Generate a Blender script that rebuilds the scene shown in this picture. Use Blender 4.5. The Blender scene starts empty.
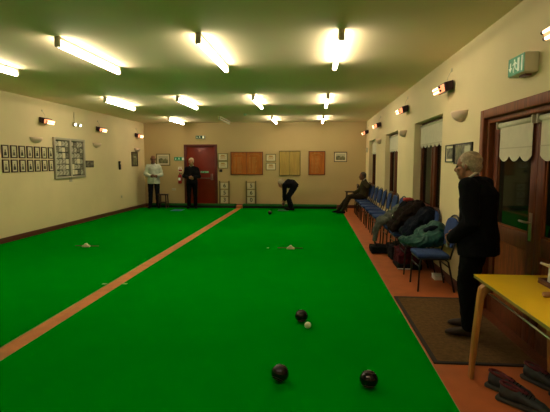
import bpy, bmesh, math, random
from mathutils import Vector, Matrix, noise
random.seed(7)
V = Vector
PI = math.pi
C = bpy.context.scene.collection

# ------------------------------------------------------------------ materials
def mat(name, col, rough=0.6, metal=0.0, var=0.0, scale=8.0, bump=0.0, bscale=60.0, emit=None, estr=0.0,
        spec=0.5, stretch=(1, 1, 1), col2=None, sheen=0.0):
    m = bpy.data.materials.new(name); m.use_nodes = True
    nt = m.node_tree; b = nt.nodes['Principled BSDF']
    b.inputs['Base Color'].default_value = (*col, 1)
    b.inputs['Roughness'].default_value = rough
    b.inputs['Metallic'].default_value = metal
    b.inputs['Specular IOR Level'].default_value = spec
    if sheen: b.inputs['Sheen Weight'].default_value = sheen
    tc = nt.nodes.new('ShaderNodeTexCoord'); mp = nt.nodes.new('ShaderNodeMapping')
    mp.inputs['Scale'].default_value = stretch
    nt.links.new(tc.outputs['Object'], mp.inputs['Vector'])
    if var or col2:
        n = nt.nodes.new('ShaderNodeTexNoise'); n.inputs['Scale'].default_value = scale
        n.inputs['Detail'].default_value = 5
        nt.links.new(mp.outputs[0], n.inputs['Vector'])
        r = nt.nodes.new('ShaderNodeValToRGB')
        lo = [max(0, c * (1 - var)) for c in col] if not col2 else col
        hi = [min(1, c * (1 + var)) for c in col] if not col2 else col2
        r.color_ramp.elements[0].position = 0.32; r.color_ramp.elements[1].position = 0.68
        r.color_ramp.elements[0].color = (*lo, 1); r.color_ramp.elements[1].color = (*hi, 1)
        nt.links.new(n.outputs[0], r.inputs[0]); nt.links.new(r.outputs[0], b.inputs['Base Color'])
    if bump:
        n2 = nt.nodes.new('ShaderNodeTexNoise'); n2.inputs['Scale'].default_value = bscale
        n2.inputs['Detail'].default_value = 3
        nt.links.new(mp.outputs[0], n2.inputs['Vector'])
        bp = nt.nodes.new('ShaderNodeBump'); bp.inputs['Strength'].default_value = bump
        bp.inputs['Distance'].default_value = 0.01
        nt.links.new(n2.outputs[0], bp.inputs['Height']); nt.links.new(bp.outputs[0], b.inputs['Normal'])
    if emit:
        b.inputs['Emission Color'].default_value = (*emit, 1); b.inputs['Emission Strength'].default_value = estr
    return m

M = {}
M['wall'] = mat('cream_paint', (.72, .60, .36), .75, var=.04, scale=1.2, bump=.08, bscale=90)
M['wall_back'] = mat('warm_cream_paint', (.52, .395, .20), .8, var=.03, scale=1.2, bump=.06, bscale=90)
M['ceiling'] = mat('ceiling_paint', (.82,.68,.46), .8, var=.03, scale=.8)
M['floor'] = mat('terracotta_vinyl', (.42,.115,.028), .55, var=.10, scale=5, bump=.05)
M['mat'] = mat('green_baize', (.0, .25, .006), 1.0, var=.03, scale=2.2, bump=.15, bscale=350, spec=.0)
M['mat_edge'] = mat('mat_edge_binding', (.42, .36, .16), .9)
M['strip'] = mat('orange_brown_floor_strip', (.50, .20, .055), .7, var=.12, scale=7)
M['rug'] = mat('brown_entrance_matting', (.14,.082,.032), .95, var=.2, scale=30, bump=.5, bscale=300, spec=.1)
M['rug_edge'] = mat('matting_rubber_edge', (.02, .012, .01), .8)
M['skirting'] = mat('dark_red_skirting', (.12, .03, .018), .45)
M['fender'] = mat('dark_green_felt', (.001,.10,.005), .95, var=.1)
M['fender_dark'] = mat('black_fender_face', (.006, .012, .006), .9)
M['mahog'] = mat('mahogany_stain', (.13, .033, .009), .5, spec=.3, var=.35, scale=9, stretch=(6, 6, .6))
M['mahog_r'] = mat('mahogany_panel', (.21, .055, .010), .5, spec=.3, var=.35, scale=10, stretch=(6, 6, .5))
M['door_red'] = mat('dark_red_door_paint', (.20,.016,.004), .35, var=.12, scale=2)
M['door_frame_red'] = mat('dark_red_frame_paint', (.11, .016, .01), .4)
M['glass'] = mat('night_window_glass', (.010, .013, .008), .05, spec=.28)
M['tube'] = mat('lit_fluorescent_tube', (.9, .9, .8), .4, emit=(1.0, .885, .68), estr=22)
M['tube_off'] = mat('unlit_tube', (.75, .74, .62), .3)
M['white_metal'] = mat('white_enamel', (.55, .53, .42), .4)
M['beige_plastic'] = mat('beige_plastic', (.52, .48, .33), .45)
M['sconce'] = mat('cream_ceramic', (.74,.55,.42), .55, var=.05)
M['black'] = mat('black_plastic', (.012, .011, .012), .4)
M['maroon'] = mat('dark_maroon_enamel', (.035, .006, .012), .35)
M['glow'] = mat('glowing_heater_reflector', (.9, .4, .2), .4, emit=(1.0, .34, .16), estr=.9)
M['glow_hot'] = mat('glowing_heater_lamp', (1, .7, .4), .4, emit=(1.0, .66, .34), estr=3.5)
M['spot'] = mat('bright_emergency_lamp', (1, 1, .9), .4, emit=(1, .95, .75), estr=3)
M['green_sign'] = mat('green_sign_face', (.004, .16, .05), .4, emit=(.004, .16, .05), estr=.25)
M['green_dark'] = mat('dark_green_sign_face', (.003, .07, .025), .4)
M['sign_white'] = mat('sign_white', (.75, .80, .62), .5, emit=(.7, .8, .6), estr=.12)
M['sign_box'] = mat('sign_housing', (.62, .58, .42), .45)
M['oak'] = mat('orange_oak_veneer', (.40,.12,.008), .4, var=.22, scale=6, stretch=(5, 5, .5))
M['oak_pale'] = mat('pale_oak_veneer', (.44, .30, .075), .4, var=.15, scale=6, stretch=(5, 5, .5))
M['gold'] = mat('gilt_lettering', (.46,.26,.07), .45)
M['darkwood'] = mat('dark_wood', (.045, .016, .008), .4, var=.2)
M['olive_frame'] = mat('olive_gilt_frame', (.14, .12, .035), .4)
M['paper'] = mat('aged_paper', (.62, .56, .37), .8)
M['cream_card'] = mat('cream_card_mount', (.68, .62, .44), .8)
M['ink'] = mat('dark_print', (.05, .04, .025), .7)
M['photo_dark'] = mat('dark_photo_print', (.03, .03, .02), .5, col2=(.30, .27, .18), scale=22)
M['photo_mid'] = mat('mottled_photo_print', (.03, .028, .018), .5, col2=(.75, .70, .52), scale=34)
M['landscape'] = mat('landscape_print', (.08, .085, .04), .5, col2=(.28, .26, .13), scale=12)
M['sky_print'] = mat('pale_sky_print', (.45, .43, .30), .5)
M['board_felt'] = mat('noticeboard_felt', (.05,.05,.03), .9, var=.2)
M['alu'] = mat('grey_aluminium', (.42,.37,.28), .5)
M['chrome'] = mat('dull_chrome', (.55, .5, .42), .3, metal=.9)
M['bar'] = mat('dull_pink_grey_metal', (.20, .09, .07), .4)
M['ext_red'] = mat('extinguisher_red', (.33, .012, .012), .35)
M['sign_red'] = mat('sign_red', (.34, .02, .02), .5)
M['blue'] = mat('blue_upholstery', (.020,.050,.17), .9, var=.15, scale=20, bump=.2, bscale=200)
M['tubeblack'] = mat('black_tubular_steel', (.012, .010, .012), .35)
M['teal'] = mat('teal_nylon', (.002,.06,.045), .6, var=.2, scale=9)
M['coat_brown'] = mat('dark_brown_coat_cloth', (.016,.009,.006), .9, var=.3, spec=.15)
M['coat_navy'] = mat('dark_navy_coat_cloth', (.005,.008,.016), .85, var=.3, spec=.15)
M['coat_grey'] = mat('grey_jacket_cloth', (.11,.12,.10), .9, var=.35, scale=12)
M['coat_black'] = mat('black_cloth', (.004,.004,.005), .85, var=.3, spec=.15)
M['bag_red'] = mat('dark_red_bag_cloth', (.06,.005,.010), .8, var=.4, scale=12, spec=.15)
M['red_cloth'] = mat('red_lining', (.38, .03, .025), .8)
M['skin'] = mat('warm_skin', (.33,.155,.085), .55, var=.08, scale=20)
M['skin2'] = mat('tanned_skin', (.22,.10,.055), .55, var=.08, scale=20)
M['white_hair'] = mat('grey_white_hair', (.46,.37,.26), .9, var=.2, scale=60, bump=.6, bscale=200)
M['grey_hair'] = mat('dark_grey_hair', (.10, .08, .06), .9, var=.2, scale=60)
M['sandy_hair'] = mat('sandy_grey_hair', (.30, .20, .11), .9, var=.2, scale=60)
M['navy'] = mat('black_navy_wool', (.0045, .0045, .0065), .92, var=.25, scale=5, bump=.2, spec=.15)
M['trouser_black'] = mat('black_trouser_cloth', (.003, .003, .0035), .92, var=.2, scale=5, spec=.15)
M['trouser_navy'] = mat('dark_navy_trouser_cloth', (.006,.007,.013), .9, var=.2, spec=.15)
M['trouser_olive'] = mat('dark_olive_trouser_cloth', (.03,.022,.012), .9, var=.2, spec=.15)
M['olive'] = mat('olive_cardigan', (.055,.042,.018), .95, var=.2, spec=.15)
M['white_jacket'] = mat('pale_jacket_cloth', (.50, .53, .47), .85, var=.12, scale=8)
M['white_cloth'] = mat('white_shirt_cloth', (.62, .58, .48), .8)
M['charcoal'] = mat('charcoal_sweater', (.008,.0075,.008), .95, var=.2, spec=.15)
M['shoe_brown'] = mat('brown_shoe_leather', (.035,.019,.011), .6, spec=.2)
M['shoe_dark'] = mat('dark_grey_shoe_leather', (.03,.036,.036), .6, var=.3, scale=18)
M['sole'] = mat('dark_rubber_sole', (.035, .032, .026), .7)
M['lining'] = mat('dark_red_shoe_lining', (.11, .012, .016), .8)
M['yellow'] = mat('yellow_laminate', (.80,.53,.012), .38, var=.04, scale=3)
M['table_edge'] = mat('pale_plywood_edge', (.30, .22, .05), .5, var=.2)
M['beech'] = mat('bent_beech', (.42, .19, .045), .4, var=.15, scale=12, stretch=(5, 5, 1))
M['bowl'] = mat('black_composite_bowl', (.008,.007,.008), .12, spec=.5)
M['bowl_emblem'] = mat('white_bowl_emblem', (.55, .50, .45), .5)
M['bowl_ring'] = mat('dull_brown_ring', (.12, .06, .045), .4)
M['jack'] = mat('cream_white_jack', (.80, .78, .60), .4)
M['block'] = mat('cream_marker_block', (.62, .57, .38), .6)
M['rod'] = mat('dark_red_rod', (.10, .025, .012), .6)
M['chalk'] = mat('pale_tape', (.25, .42, .14), .8)
M['blue_mat'] = mat('blue_rubber_mat', (.02, .17, .26), .8)
M['dull_mat'] = mat('grey_green_rubber_mat', (.03, .14, .07), .8)
M['blind'] = mat('cream_blind_cloth', (.60, .56, .42), .85, var=.04, scale=12)
M['blind_hem'] = mat('blind_hem_cloth', (.48, .44, .31), .85)
M['tan'] = mat('tan_turned_wood', (.38, .20, .08), .5)
M['box_wood'] = mat('red_brown_box_wood', (.12, .035, .018), .45)
M['white_plastic'] = mat('white_plastic', (.70, .70, .62), .4)
M['eye'] = mat('dark_eye', (.01, .008, .008), .2)

# ------------------------------------------------------------------ helpers
def tag(o, label=None, cat=None, group=None, kind=None):
    if label: o['label'] = label
    if cat: o['category'] = cat
    if group: o['group'] = group
    if kind: o['kind'] = kind
    return o

def thing(name, label, cat, loc=(0, 0, 0), rz=0, group=None):
    o = bpy.data.objects.new(name, None); o.empty_display_size = .1; C.objects.link(o)
    o.location = loc; o.rotation_euler = (0, 0, rz)
    return tag(o, label, cat, group)

def basis(d):
    d = V(d).normalized(); a = V((0, 0, 1)) if abs(d.z) < .9 else V((1, 0, 0))
    u = d.cross(a).normalized(); return u, d.cross(u).normalized(), d

class MB:
    def __init__(s): s.bm = bmesh.new()
    def box(s, a, b, rot=None, c=None):
        a, b = V(a), V(b)
        vs = [s.bm.verts.new((x, y, z)) for x in (a.x, b.x) for y in (a.y, b.y) for z in (a.z, b.z)]
        for f in ((0, 1, 3, 2), (4, 6, 7, 5), (0, 4, 5, 1), (2, 3, 7, 6), (0, 2, 6, 4), (1, 5, 7, 3)):
            s.bm.faces.new([vs[i] for i in f])
        if rot:
            c = V(c) if c else (a + b) / 2
            bmesh.ops.rotate(s.bm, verts=vs, cent=c, matrix=rot)
        return s
    def loft(s, secs, n=20, close=False):
        """secs: (centre, half-axis u, half-axis v); rings joined and capped"""
        rings = []
        for c, u, v in secs:
            c, u, v = V(c), V(u), V(v)
            rings.append([s.bm.verts.new(c + u * math.cos(2 * PI * k / n) + v * math.sin(2 * PI * k / n)) for k in range(n)])
        for r0, r1 in zip(rings, rings[1:]):
            for k in range(n): s.bm.faces.new((r0[k], r0[(k + 1) % n], r1[(k + 1) % n], r1[k]))
        if close:
            r0, r1 = rings[-1], rings[0]
            for k in range(n): s.bm.faces.new((r0[k], r0[(k + 1) % n], r1[(k + 1) % n], r1[k]))
        else:
            s.bm.faces.new(rings[0][::-1]); s.bm.faces.new(rings[-1])
        return s
    def cyl(s, p0, p1, r0, r1=None, n=14):
        r1 = r0 if r1 is None else r1; u, v, _ = basis(V(p1) - V(p0))
        return s.loft([(p0, u * r0, v * r0), (p1, u * r1, v * r1)], n)
    def tube(s, pts, r, n=8, rs=None):
        pts = [V(p) for p in pts]; secs = []; pu = None
        for i, p in enumerate(pts):
            d = (pts[min(i + 1, len(pts) - 1)] - pts[max(i - 1, 0)])
            if pu is None: u, v, _ = basis(d)
            else:
                dn = d.normalized(); u = (pu - dn * pu.dot(dn)).normalized(); v = dn.cross(u)
            pu = u; rr = rs[i] if rs else r
            secs.append((p, u * rr, v * rr))
        return s.loft(secs, n)
    def ell(s, c, r, rot=None, n=16, m=10):
        r = (r, r, r) if isinstance(r, (int, float)) else r
        mt = Matrix.Translation(c) @ (rot.to_4x4() if rot else Matrix()) @ Matrix.Diagonal((*r, 1))
        bmesh.ops.create_uvsphere(s.bm, u_segments=n, v_segments=m, radius=1, matrix=mt); return s
    def cap(s, p0, r0, p1, r1, n=14):
        p0, p1 = V(p0), V(p1); s.ell(p0, r0, n=n, m=8); s.ell(p1, r1, n=n, m=8)
        if (p1 - p0).length > 1e-4: s.cyl(p0, p1, r0, r1, n)
        return s
    def chain(s, pts, rs):
        for i in range(len(pts) - 1): s.cap(pts[i], rs[i], pts[i + 1], rs[i + 1])
        return s
    def prism(s, poly, axis, a, b):
        def P(u, v, w): return {'x': (w, u, v), 'y': (u, w, v), 'z': (u, v, w)}[axis]
        v0 = [s.bm.verts.new(P(u, v, a)) for u, v in poly]; v1 = [s.bm.verts.new(P(u, v, b)) for u, v in poly]
        n = len(poly)
        for k in range(n): s.bm.faces.new((v0[k], v0[(k + 1) % n], v1[(k + 1) % n], v1[k]))
        s.bm.faces.new(v0[::-1]); s.bm.faces.new(v1); return s
    def lathe(s, prof, c=(0, 0, 0), n=24):
        c = V(c); rings = []
        for r, z in prof:
            rings.append([s.bm.verts.new(c + V((r * math.cos(2 * PI * k / n), r * math.sin(2 * PI * k / n), z))) for k in range(n)])
        for r0, r1 in zip(rings, rings[1:]):
            for k in range(n): s.bm.faces.new((r0[k], r0[(k + 1) % n], r1[(k + 1) % n], r1[k]))
        s.bm.faces.new(rings[0][::-1]); s.bm.faces.new(rings[-1]); return s
    def build(s, name, m, parent=None, bevel=0, smooth=False, loc=None, seg=2):
        bmesh.ops.recalc_face_normals(s.bm, faces=s.bm.faces[:])
        me = bpy.data.meshes.new(name); s.bm.to_mesh(me); s.bm.free()
        me.materials.append(m if not isinstance(m, str) else M[m])
        o = bpy.data.objects.new(name, me); C.objects.link(o)
        if parent: o.parent = parent
        if loc: o.location = loc
        if smooth:
            me.shade_smooth()
        if bevel:
            md = o.modifiers.new('bevel', 'BEVEL'); md.width = bevel; md.segments = seg; md.limit_method = 'ANGLE'
            me.shade_smooth(); md.harden_normals = False
        return o
    def organic(s, name, m, parent=None, vox=.008, sm=4, amp=0.0, freq=6.0, stretch=(1, 1, 1), loc=None, seed=0.0, fine=0.0, ridge=False):
        """weld overlapping closed shells into ONE continuous smooth surface"""
        me = bpy.data.meshes.new('tmp'); bmesh.ops.recalc_face_normals(s.bm, faces=s.bm.faces[:])
        s.bm.to_mesh(me); s.bm.free()
        t = bpy.data.objects.new('tmp', me); C.objects.link(t)
        r = t.modifiers.new('r', 'REMESH'); r.mode = 'VOXEL'; r.voxel_size = vox
        q = t.modifiers.new('s', 'SMOOTH'); q.iterations = sm; q.factor = .5
        dg = bpy.context.evaluated_depsgraph_get(); dg.update()
        out = bpy.data.meshes.new_from_object(t.evaluated_get(dg))
        bpy.data.objects.remove(t); bpy.data.meshes.remove(me)
        if amp or fine:
            b = bmesh.new(); b.from_mesh(out); b.normal_update()
            mv = []
            for v in b.verts:
                q = V((v.co.x * stretch[0], v.co.y * stretch[1], v.co.z * stretch[2])) * freq + V((seed, seed * .7, seed * 1.3))
                d = noise.noise(q) + .5 * noise.noise(q * 2.1)
                if ridge: d = .45 - 1.9 * abs(noise.noise(q)) - .9 * abs(noise.noise(q * 2.2)) + .3
                e = noise.noise(v.co * 60) * fine
                mv.append(v.co + v.normal * (d * amp + e))
            for v, c in zip(b.verts, mv): v.co = c
            b.to_mesh(out); b.free()
        out.name = name; out.materials.clear(); out.materials.append(M[m]); out.shade_smooth()
        o = bpy.data.objects.new(name, out); C.objects.link(o)
        if parent: o.parent = parent
        if loc: o.location = loc
        return o

def children(o): return [x for x in bpy.data.objects if x.parent == o]
def copy_tree(o, parent=None):
    c = o.copy(); C.objects.link(c); c.parent = parent
    for ch in children(o): copy_tree(ch, c)
    return c

def text(name, body, size, m, parent, loc, rot, ex=.001):
    cu = bpy.data.curves.new(name, 'FONT'); cu.body = body; cu.size = size; cu.extrude = ex
    cu.offset = size * .018; cu.align_x = 'CENTER'; cu.align_y = 'CENTER'; cu.materials.append(M[m])
    t = bpy.data.objects.new('tmp', cu); C.objects.link(t); dg = bpy.context.evaluated_depsgraph_get(); dg.update()
    me = bpy.data.meshes.new_from_object(t.evaluated_get(dg)); bpy.data.objects.remove(t); bpy.data.curves.remove(cu)
    o = bpy.data.objects.new(name, me); C.objects.link(o); o.parent = parent
    o.location = loc; o.rotation_euler = rot; return o

XL, XR, YB, YF, H = -6.0, 1.78, 15.3, -1.1, 2.95
WT = .28
RL, RB, RR = PI / 2, 0.0, -PI / 2      # wall frames: local x to the right, z up, -y out of the wall

def onL(y, z): return (XL, y, z)
def onR(y, z): return (XR, y, z)
def onB(x, z): return (x, YB, z)

# ------------------------------------------------------------------ the setting
tag(MB().box((XL - .3, YF - .3, -.12), (XR + WT, YB + .3, 0)).build('floor', 'floor'), kind='structure')
tag(MB().box((XL - .3, YF - .3, H), (XR + WT, YB + .3, H + .12)).build('ceiling', 'ceiling'), kind='structure')
tag(MB().box((XL - .2, YF, 0), (XL, YB, H)).build('wall_left', 'wall'), kind='structure')
tag(MB().box((XL - .2, YF - .2, 0), (XR + WT, YF, H)).build('wall_front', 'wall'), kind='structure')
DX0, DX1, DZ = -4.50, -3.42, 2.15
w = MB(); w.box((XL - .2, YB, 0), (DX0, YB + .2, H)); w.box((DX1, YB, 0), (XR + WT, YB + .2, H)); w.box((DX0, YB, DZ), (DX1, YB + .2, H))
tag(w.build('wall_back', 'wall_back'), kind='structure')
# right wall with three window recesses and one doorway
WIN = [(12.87, 14.50), (9.60, 11.25), (6.37, 8.08)]; WZ0, WZ1 = .72, 2.25
DY0, DY1, DRZ = 2.82, 4.87, 2.09
w = MB(); cuts = [(DY0, DY1, 0, DRZ)] + [(a, b, WZ0, WZ1) for a, b in reversed(WIN)]
y = YF
for a, b, z0, z1 in cuts:
    w.box((XR, y, 0), (XR + WT, a, H)); w.box((XR, a, z1), (XR + WT, b, H))
    if z0 > 0: w.box((XR, a, 0), (XR + WT, b, z0))
    y = b
w.box((XR, y, 0), (XR + WT, YB, H))
tag(w.build('wall_right', 'wall'), kind='structure')
tag(MB().box((XL, YF, 0), (XL + .02, YB, .11)).build('baseboard_left', 'skirting', bevel=.004), kind='structure')
w = MB(); w.box((XL + .02, YB - .018, 0), (DX0 - .06, YB, .11)); w.box((DX1 + .06, YB - .018, 0), (XR, YB, .11))
tag(w.build('baseboard_back', 'skirting', bevel=.004), kind='structure')
w = MB(); w.box((XR - .018, DY1 + .07, 0), (XR, YB - .018, .11)); w.box((XR - .018, YF, 0), (XR, DY0 - .07, .11))
tag(w.build('baseboard_right', 'skirting', bevel=.004), kind='structure')

# windows (built in place in the recesses)
def window(idx, a, b):
    r = thing('window_%d' % idx, None, None, (XR, a, WZ0)); tag(r, kind='structure')
    L = b - a; Hh = WZ1 - WZ0; x0, x1 = .125, .185
    f = MB(); fw = .07
    f.box((x0, 0, 0), (x1, L, .09)); f.box((x0, 0, Hh - .08), (x1, L, Hh))
    f.box((x0, 0, .09), (x1, fw, Hh - .08)); f.box((x0, L - fw, .09), (x1, L, Hh - .08))
    f.box((x0, L / 2 - .05, .09), (x1, L / 2 + .05, Hh - .08))
    fr = f.build('window_frame', 'mahog', r, bevel=.006)
    s = MB()
    for c in ((fw, L / 2 - .05), (L / 2 + .05, L - fw)):
        p, q = c
        s.box((x0 - .012, p, .09), (x0 + .03, p + .055, Hh - .08)); s.box((x0 - .012, q - .055, .09), (x0 + .03, q, Hh - .08))
        s.box((x0 - .012, p + .055, .09), (x0 + .03, q - .055, .15)); s.box((x0 - .012, p + .055, Hh - .14), (x0 + .03, q - .055, Hh - .08))
    s.build('sash', 'mahog', r, bevel=.004)
    MB().box((x0 + .03, fw, .09), (x0 + .036, L - fw, Hh - .08)).build('pane', 'glass', r)
    MB().box((-.03, -.02, -.03), (.125, L + .02, 0.0)).build('window_sill', 'mahog', r, bevel=.006)
    return r
def valance(a, b, z1, drop, label, x):
    L = b - a; r = thing('roller_blind', label, 'blind', (x, a, z1), 0, 'cream scalloped blinds')
    n = max(3, round(L / .24)); poly = [(0, 0), (L, 0)]
    pts = []
    for k in range(n):
        for j in range(9):
            t = j / 8; yy = (k + t) * L / n; pts.append((yy, -drop - .055 * math.sin(PI * t) ** .7 if 0 < t < 1 else -drop))
    poly = [(0, 0)] + pts + [(L, 0)]
    MB().prism(poly, 'x', -.004, 0).build('cloth', 'blind', r)
    MB().box((-.007, 0, -drop + .0), (-.004, L, -drop + .012)).build('hem_seam', 'blind_hem', r)
    MB().cyl((.005, -.01, -.01), (.005, L + .01, -.01), .022).build('roller', 'blind_hem', r, smooth=True)
    return r
names = ['far', 'middle', 'near']
for i, (a, b) in enumerate(WIN):
    window(i + 1, a, b)
    lab = ['cream scalloped blind in the window farthest away, nearest the seated man',
           'cream scalloped blind in the middle one of the three windows',
           'cream scalloped blind in the window behind the coat-covered chairs'][i]
    valance(a + .04, b - .04, 2.20, .33, lab, XR + .105)

# back fire door
d = thing('door_1', None, None, (DX0, YB, 0)); tag(d, kind='structure')
W = DX1 - DX0
f = MB(); f.box((-.055, -.03, 0), (.03, .1, DZ + .05)); f.box((W - .03, -.03, 0), (W + .055, .1, DZ + .05)); f.box((.03, -.03, DZ - .03), (W - .03, .1, DZ + .05))
f.build('door_frame', 'door_frame_red', d, bevel=.006)
MB().box((.03, .02, .005), (W - .03, .07, DZ - .03)).build('door_leaf', 'door_red', d, bevel=.003)
pb = MB(); pb.cyl((.12, -.055, 1.02), (W - .14, -.055, 1.02), .017); pb.build('push_bar', 'bar', d, smooth=True)
pb = MB(); pb.box((.08, -.07, .95), (.14, .02, 1.10)); pb.box((W - .18, -.07, .95), (W - .11, .02, 1.17)); pb.build('push_bar_bracket', 'bar', d, bevel=.008)
s = thing('door_sign', 'small green push bar sign on the dark red fire door', 'sign', (DX0 + .67, YB + .018, 1.235), RB)
MB().box((-.15, -.004, -.035), (.15, 0, .035)).build('sign_face', 'green_sign', s)
text('sign_lettering', 'PUSH BAR TO OPEN', .032, 'sign_white', s, (0, -.0055, 0), (PI / 2, 0, 0))

# right glazed double door
d = thing('door_2', None, None, (XR, DY0, 0)); tag(d, kind='structure')
W = DY1 - DY0
f = MB()
f.box((-.025, -.03, 0), (.14, .06, DRZ + .02)); f.box((-.025, W - .06, 0), (.14, W + .03, DRZ + .02)); f.box((-.025, .06, DRZ - .07), (.14, W - .06, DRZ + .02))
f.box((.02, .06, 0), (.14, .10, DRZ - .07)); f.box((.02, W - .10, 0), (.14, W - .06, DRZ - .07)); f.box((.02, .10, DRZ - .12), (.14, W - .10, DRZ - .07))
f.build('door_frame', 'mahog_r', d, bevel=.008)
for a, b, nm in ((W / 2 + .002, W - .10, 'far'), (.10, W / 2 - .002, 'near')):
    x0, x1 = .075, .12; st = .115
    l = MB(); l.box((x0, a, .01), (x1, a + st, DRZ - .125)); l.box((x0, b - st, .01), (x1, b, DRZ - .125))
    for z0, z1 in ((.01, .20), (.80, .95), (DRZ - .24, DRZ - .125)): l.box((x0, a + st, z0), (x1, b - st, z1))
    lf = l.build('door_leaf', 'mahog', d, bevel=.004)
    MB().box((x0 + .018, a + st, .20), (x1 - .01, b - st, .80)).build('door_panel', 'mahog_r', d)
    g = MB().box((x0 + .02, a + st, .95), (x1 - .015, b - st, DRZ - .24)).build('pane', 'glass', d)
    m_ = MB(); m_.box((x0 + .012, a + st, .95), (x0 + .03, a + st + .02, DRZ - .24)); m_.box((x0 + .012, b - st - .02, .95), (x0 + .03, b - st, DRZ - .24))
    m_.box((x0 + .012, a + st, .95), (x0 + .03, b - st, .97)); m_.box((x0 + .012, a + st, .20), (x0 + .03, b - st, .22)); m_.box((x0 + .012, a + st, .78), (x0 + .03, b - st, .80))
    m_.build('glazing_bead', 'mahog_r', d)
h = MB(); yh = W / 2 + .06
MB().box((-.03, -.0, 0), (.16, W, .012)).build('threshold', 'mahog', d)
h.box((.067, yh - .022, .90), (.077, yh + .022, 1.14)); h.cyl((.075, yh, 1.06), (.03, yh, 1.06), .01); h.cyl((.03, yh, 1.06), (.03, yh + .12, 1.06), .010)
h.build('door_handle', 'chrome', d, bevel=.002)
# door blinds
def door_blind(a, b, z1, drop, label):
    r = thing('roller_blind', label, 'blind', (XR + .055, a, z1), 0, 'roller blinds on the glazed doors')
    L = b - a; pts = []; n = 3
    for k in range(n):
        for j in range(11):
            t = j / 10; yy = (k + t) * L / n; pts.append((yy, -drop - .05 * (abs(math.sin(PI * t)) ** .8)))
    MB().prism([(0, 0)] + pts + [(L, 0)], 'x', -.003, .0).build('cloth', 'blind', r)
    MB().box((-.006, 0, -drop + .07), (-.003, L, -drop + .08)).build('hem_seam', 'blind_hem', r)
    MB().cyl((.006, -.02, .0), (.006, L + .02, 0), .026).build('roller', 'blind', r, smooth=True)
    MB().box((-.03, -.035, -.035), (.02, -.02, .035)).build('bracket', 'beige_plastic', r); MB().box((-.03, L + .02, -.035), (.02, L + .035, .035)).build('bracket', 'beige_plastic', r)
door_blind(3.91, 4.56, 1.93, .30, 'cream roller blind with wavy hem on the glazed door behind the standing man')
door_blind(3.05, 3.77, 1.93, .30, 'cream roller blind cut off by the right edge of the photo')

# bowling carpets and centre strip
def carpet(name, x0, x1, label):
    r = thing(name, label, 'carpet', ((x0 + x1) / 2, 6.9, 0)); hw = (x1 - x0) / 2
    MB().box((-hw + .006, -7.4, 0), (hw - .006, 7.95, .010)).build('pile', 'mat', r)
    e = MB(); e.box((hw - .006, -7.9, 0), (hw, 7.95, .0095)); e.box((-hw, -7.9, 0), (-hw + .006, 7.95, .0095))
    e.build('edge_binding', 'mat_edge', r)
carpet('bowls_carpet', XL + .035, -2.625, 'long green bowls carpet left of the orange strip, beside the left wall')
carpet('bowls_carpet', -2.455, .935, 'long green bowls carpet right of the orange strip, with black bowls on it')
tag(MB().box((-2.617, -1, 0), (-2.463, 15.25, .006)).build('floor_strip', 'strip'), 'orange-brown strip running between the two green carpets', 'floor strip')
# fenders at the far end
def fender(x0, x1, label):
    r = thing('bowls_fender', label, 'fender', (x0, 14.87, 0)); L = x1 - x0
    MB().prism([(.0, .085), (.02, .12), (.09, .145), (.22, .145), (.27, .12), (.27, .085)], 'x', 0, L).build('felt_top', 'fender', r, bevel=.01)
    MB().prism([(.035, 0), (.03, .085), (.26, .085), (.26, 0)], 'x', .01, L - .01).build('front_board', 'fender_dark', r)
fender(-5.75, -2.66, 'long low dark green fender across the far end of the left carpet')
fender(-2.42, .80, 'long low dark green fender behind the bending man, right of the strip')
tag(MB().box((-2.655, 14.95, .006), (-2.425, 15.15, .10)).build('end_block', 'strip', bevel=.02), 'small reddish block between the two green fenders', 'block')
# entrance matting
r = thing('entrance_mat', 'dark brown entrance mat under the standing man by the glazed door', 'mat', (0, 0, 0))
MB().box((.99, 3.44, 0), (XR - .005, 5.10, .009)).build('pile', 'rug', r)
e = MB(); e.box((.955, 3.405, 0), (.99, 5.135, .0105)); e.box((.99, 3.405, 0), (XR - .005, 3.44, .0105)); e.box((.99, 5.10, 0), (XR - .005, 5.135, .0105))
e.build('rubber_edge', 'rug_edge', r)

# ------------------------------------------------------------------ fluorescent fittings
def fitting(lit):
    r = thing('fluorescent_light', 'x', 'ceiling light', (0, 0, H))
    MB().box((-.025, -.77, -.03), (.025, .77, 0)).build('batten', 'white_metal', r, bevel=.006)
    for s_ in (-1, 1):
        y0 = s_ * .765
        MB().box((-.032, y0 - .018, -.115), (.032, y0 + .018, -.0)).build('lamp_holder', 'beige_plastic', r, bevel=.01)
    MB().cyl((0, -.75, -.085), (0, .78, -.085), .028, n=16).build('tube', 'tube' if lit else 'tube_off', r, smooth=True)
    return r
colX = [-4.38, -2.82, -1.24, .28]; rowY = [5.54, 9.85, 13.95, 1.22]
cn = ['far left column', 'second column from the left', 'third column from the left', 'right-hand column']
rn = ['nearest row in the photo', 'middle row', 'farthest row', 'overhead row out of view']
fl = fitting(True); fo = fitting(False); used = False
for j, yy in enumerate(rowY):
    for i, xx in enumerate(colX):
        if j == 3 and i < 2: continue
        if (i, j) == (1, 2):
            o = fo; o['label'] = 'unlit fluorescent tube fitting in the farthest row, second column from the left'
        else:
            o = fl if not used else copy_tree(fl); used = True
            o['label'] = 'lit fluorescent ceiling fitting, %s, %s' % (rn[j], cn[i])
            o['group'] = 'lit fluorescent tubes'
        o.location = (xx, yy, H)
o = thing('smoke_detector', 'small round white smoke detector on the ceiling near the far end', 'smoke detector', (-1.95, 12.6, H))
MB().lathe([(.05, 0), (.05, -.02), (.035, -.045), (.01, -.05)]).build('detector_body', 'white_metal', o, smooth=True)

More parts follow.
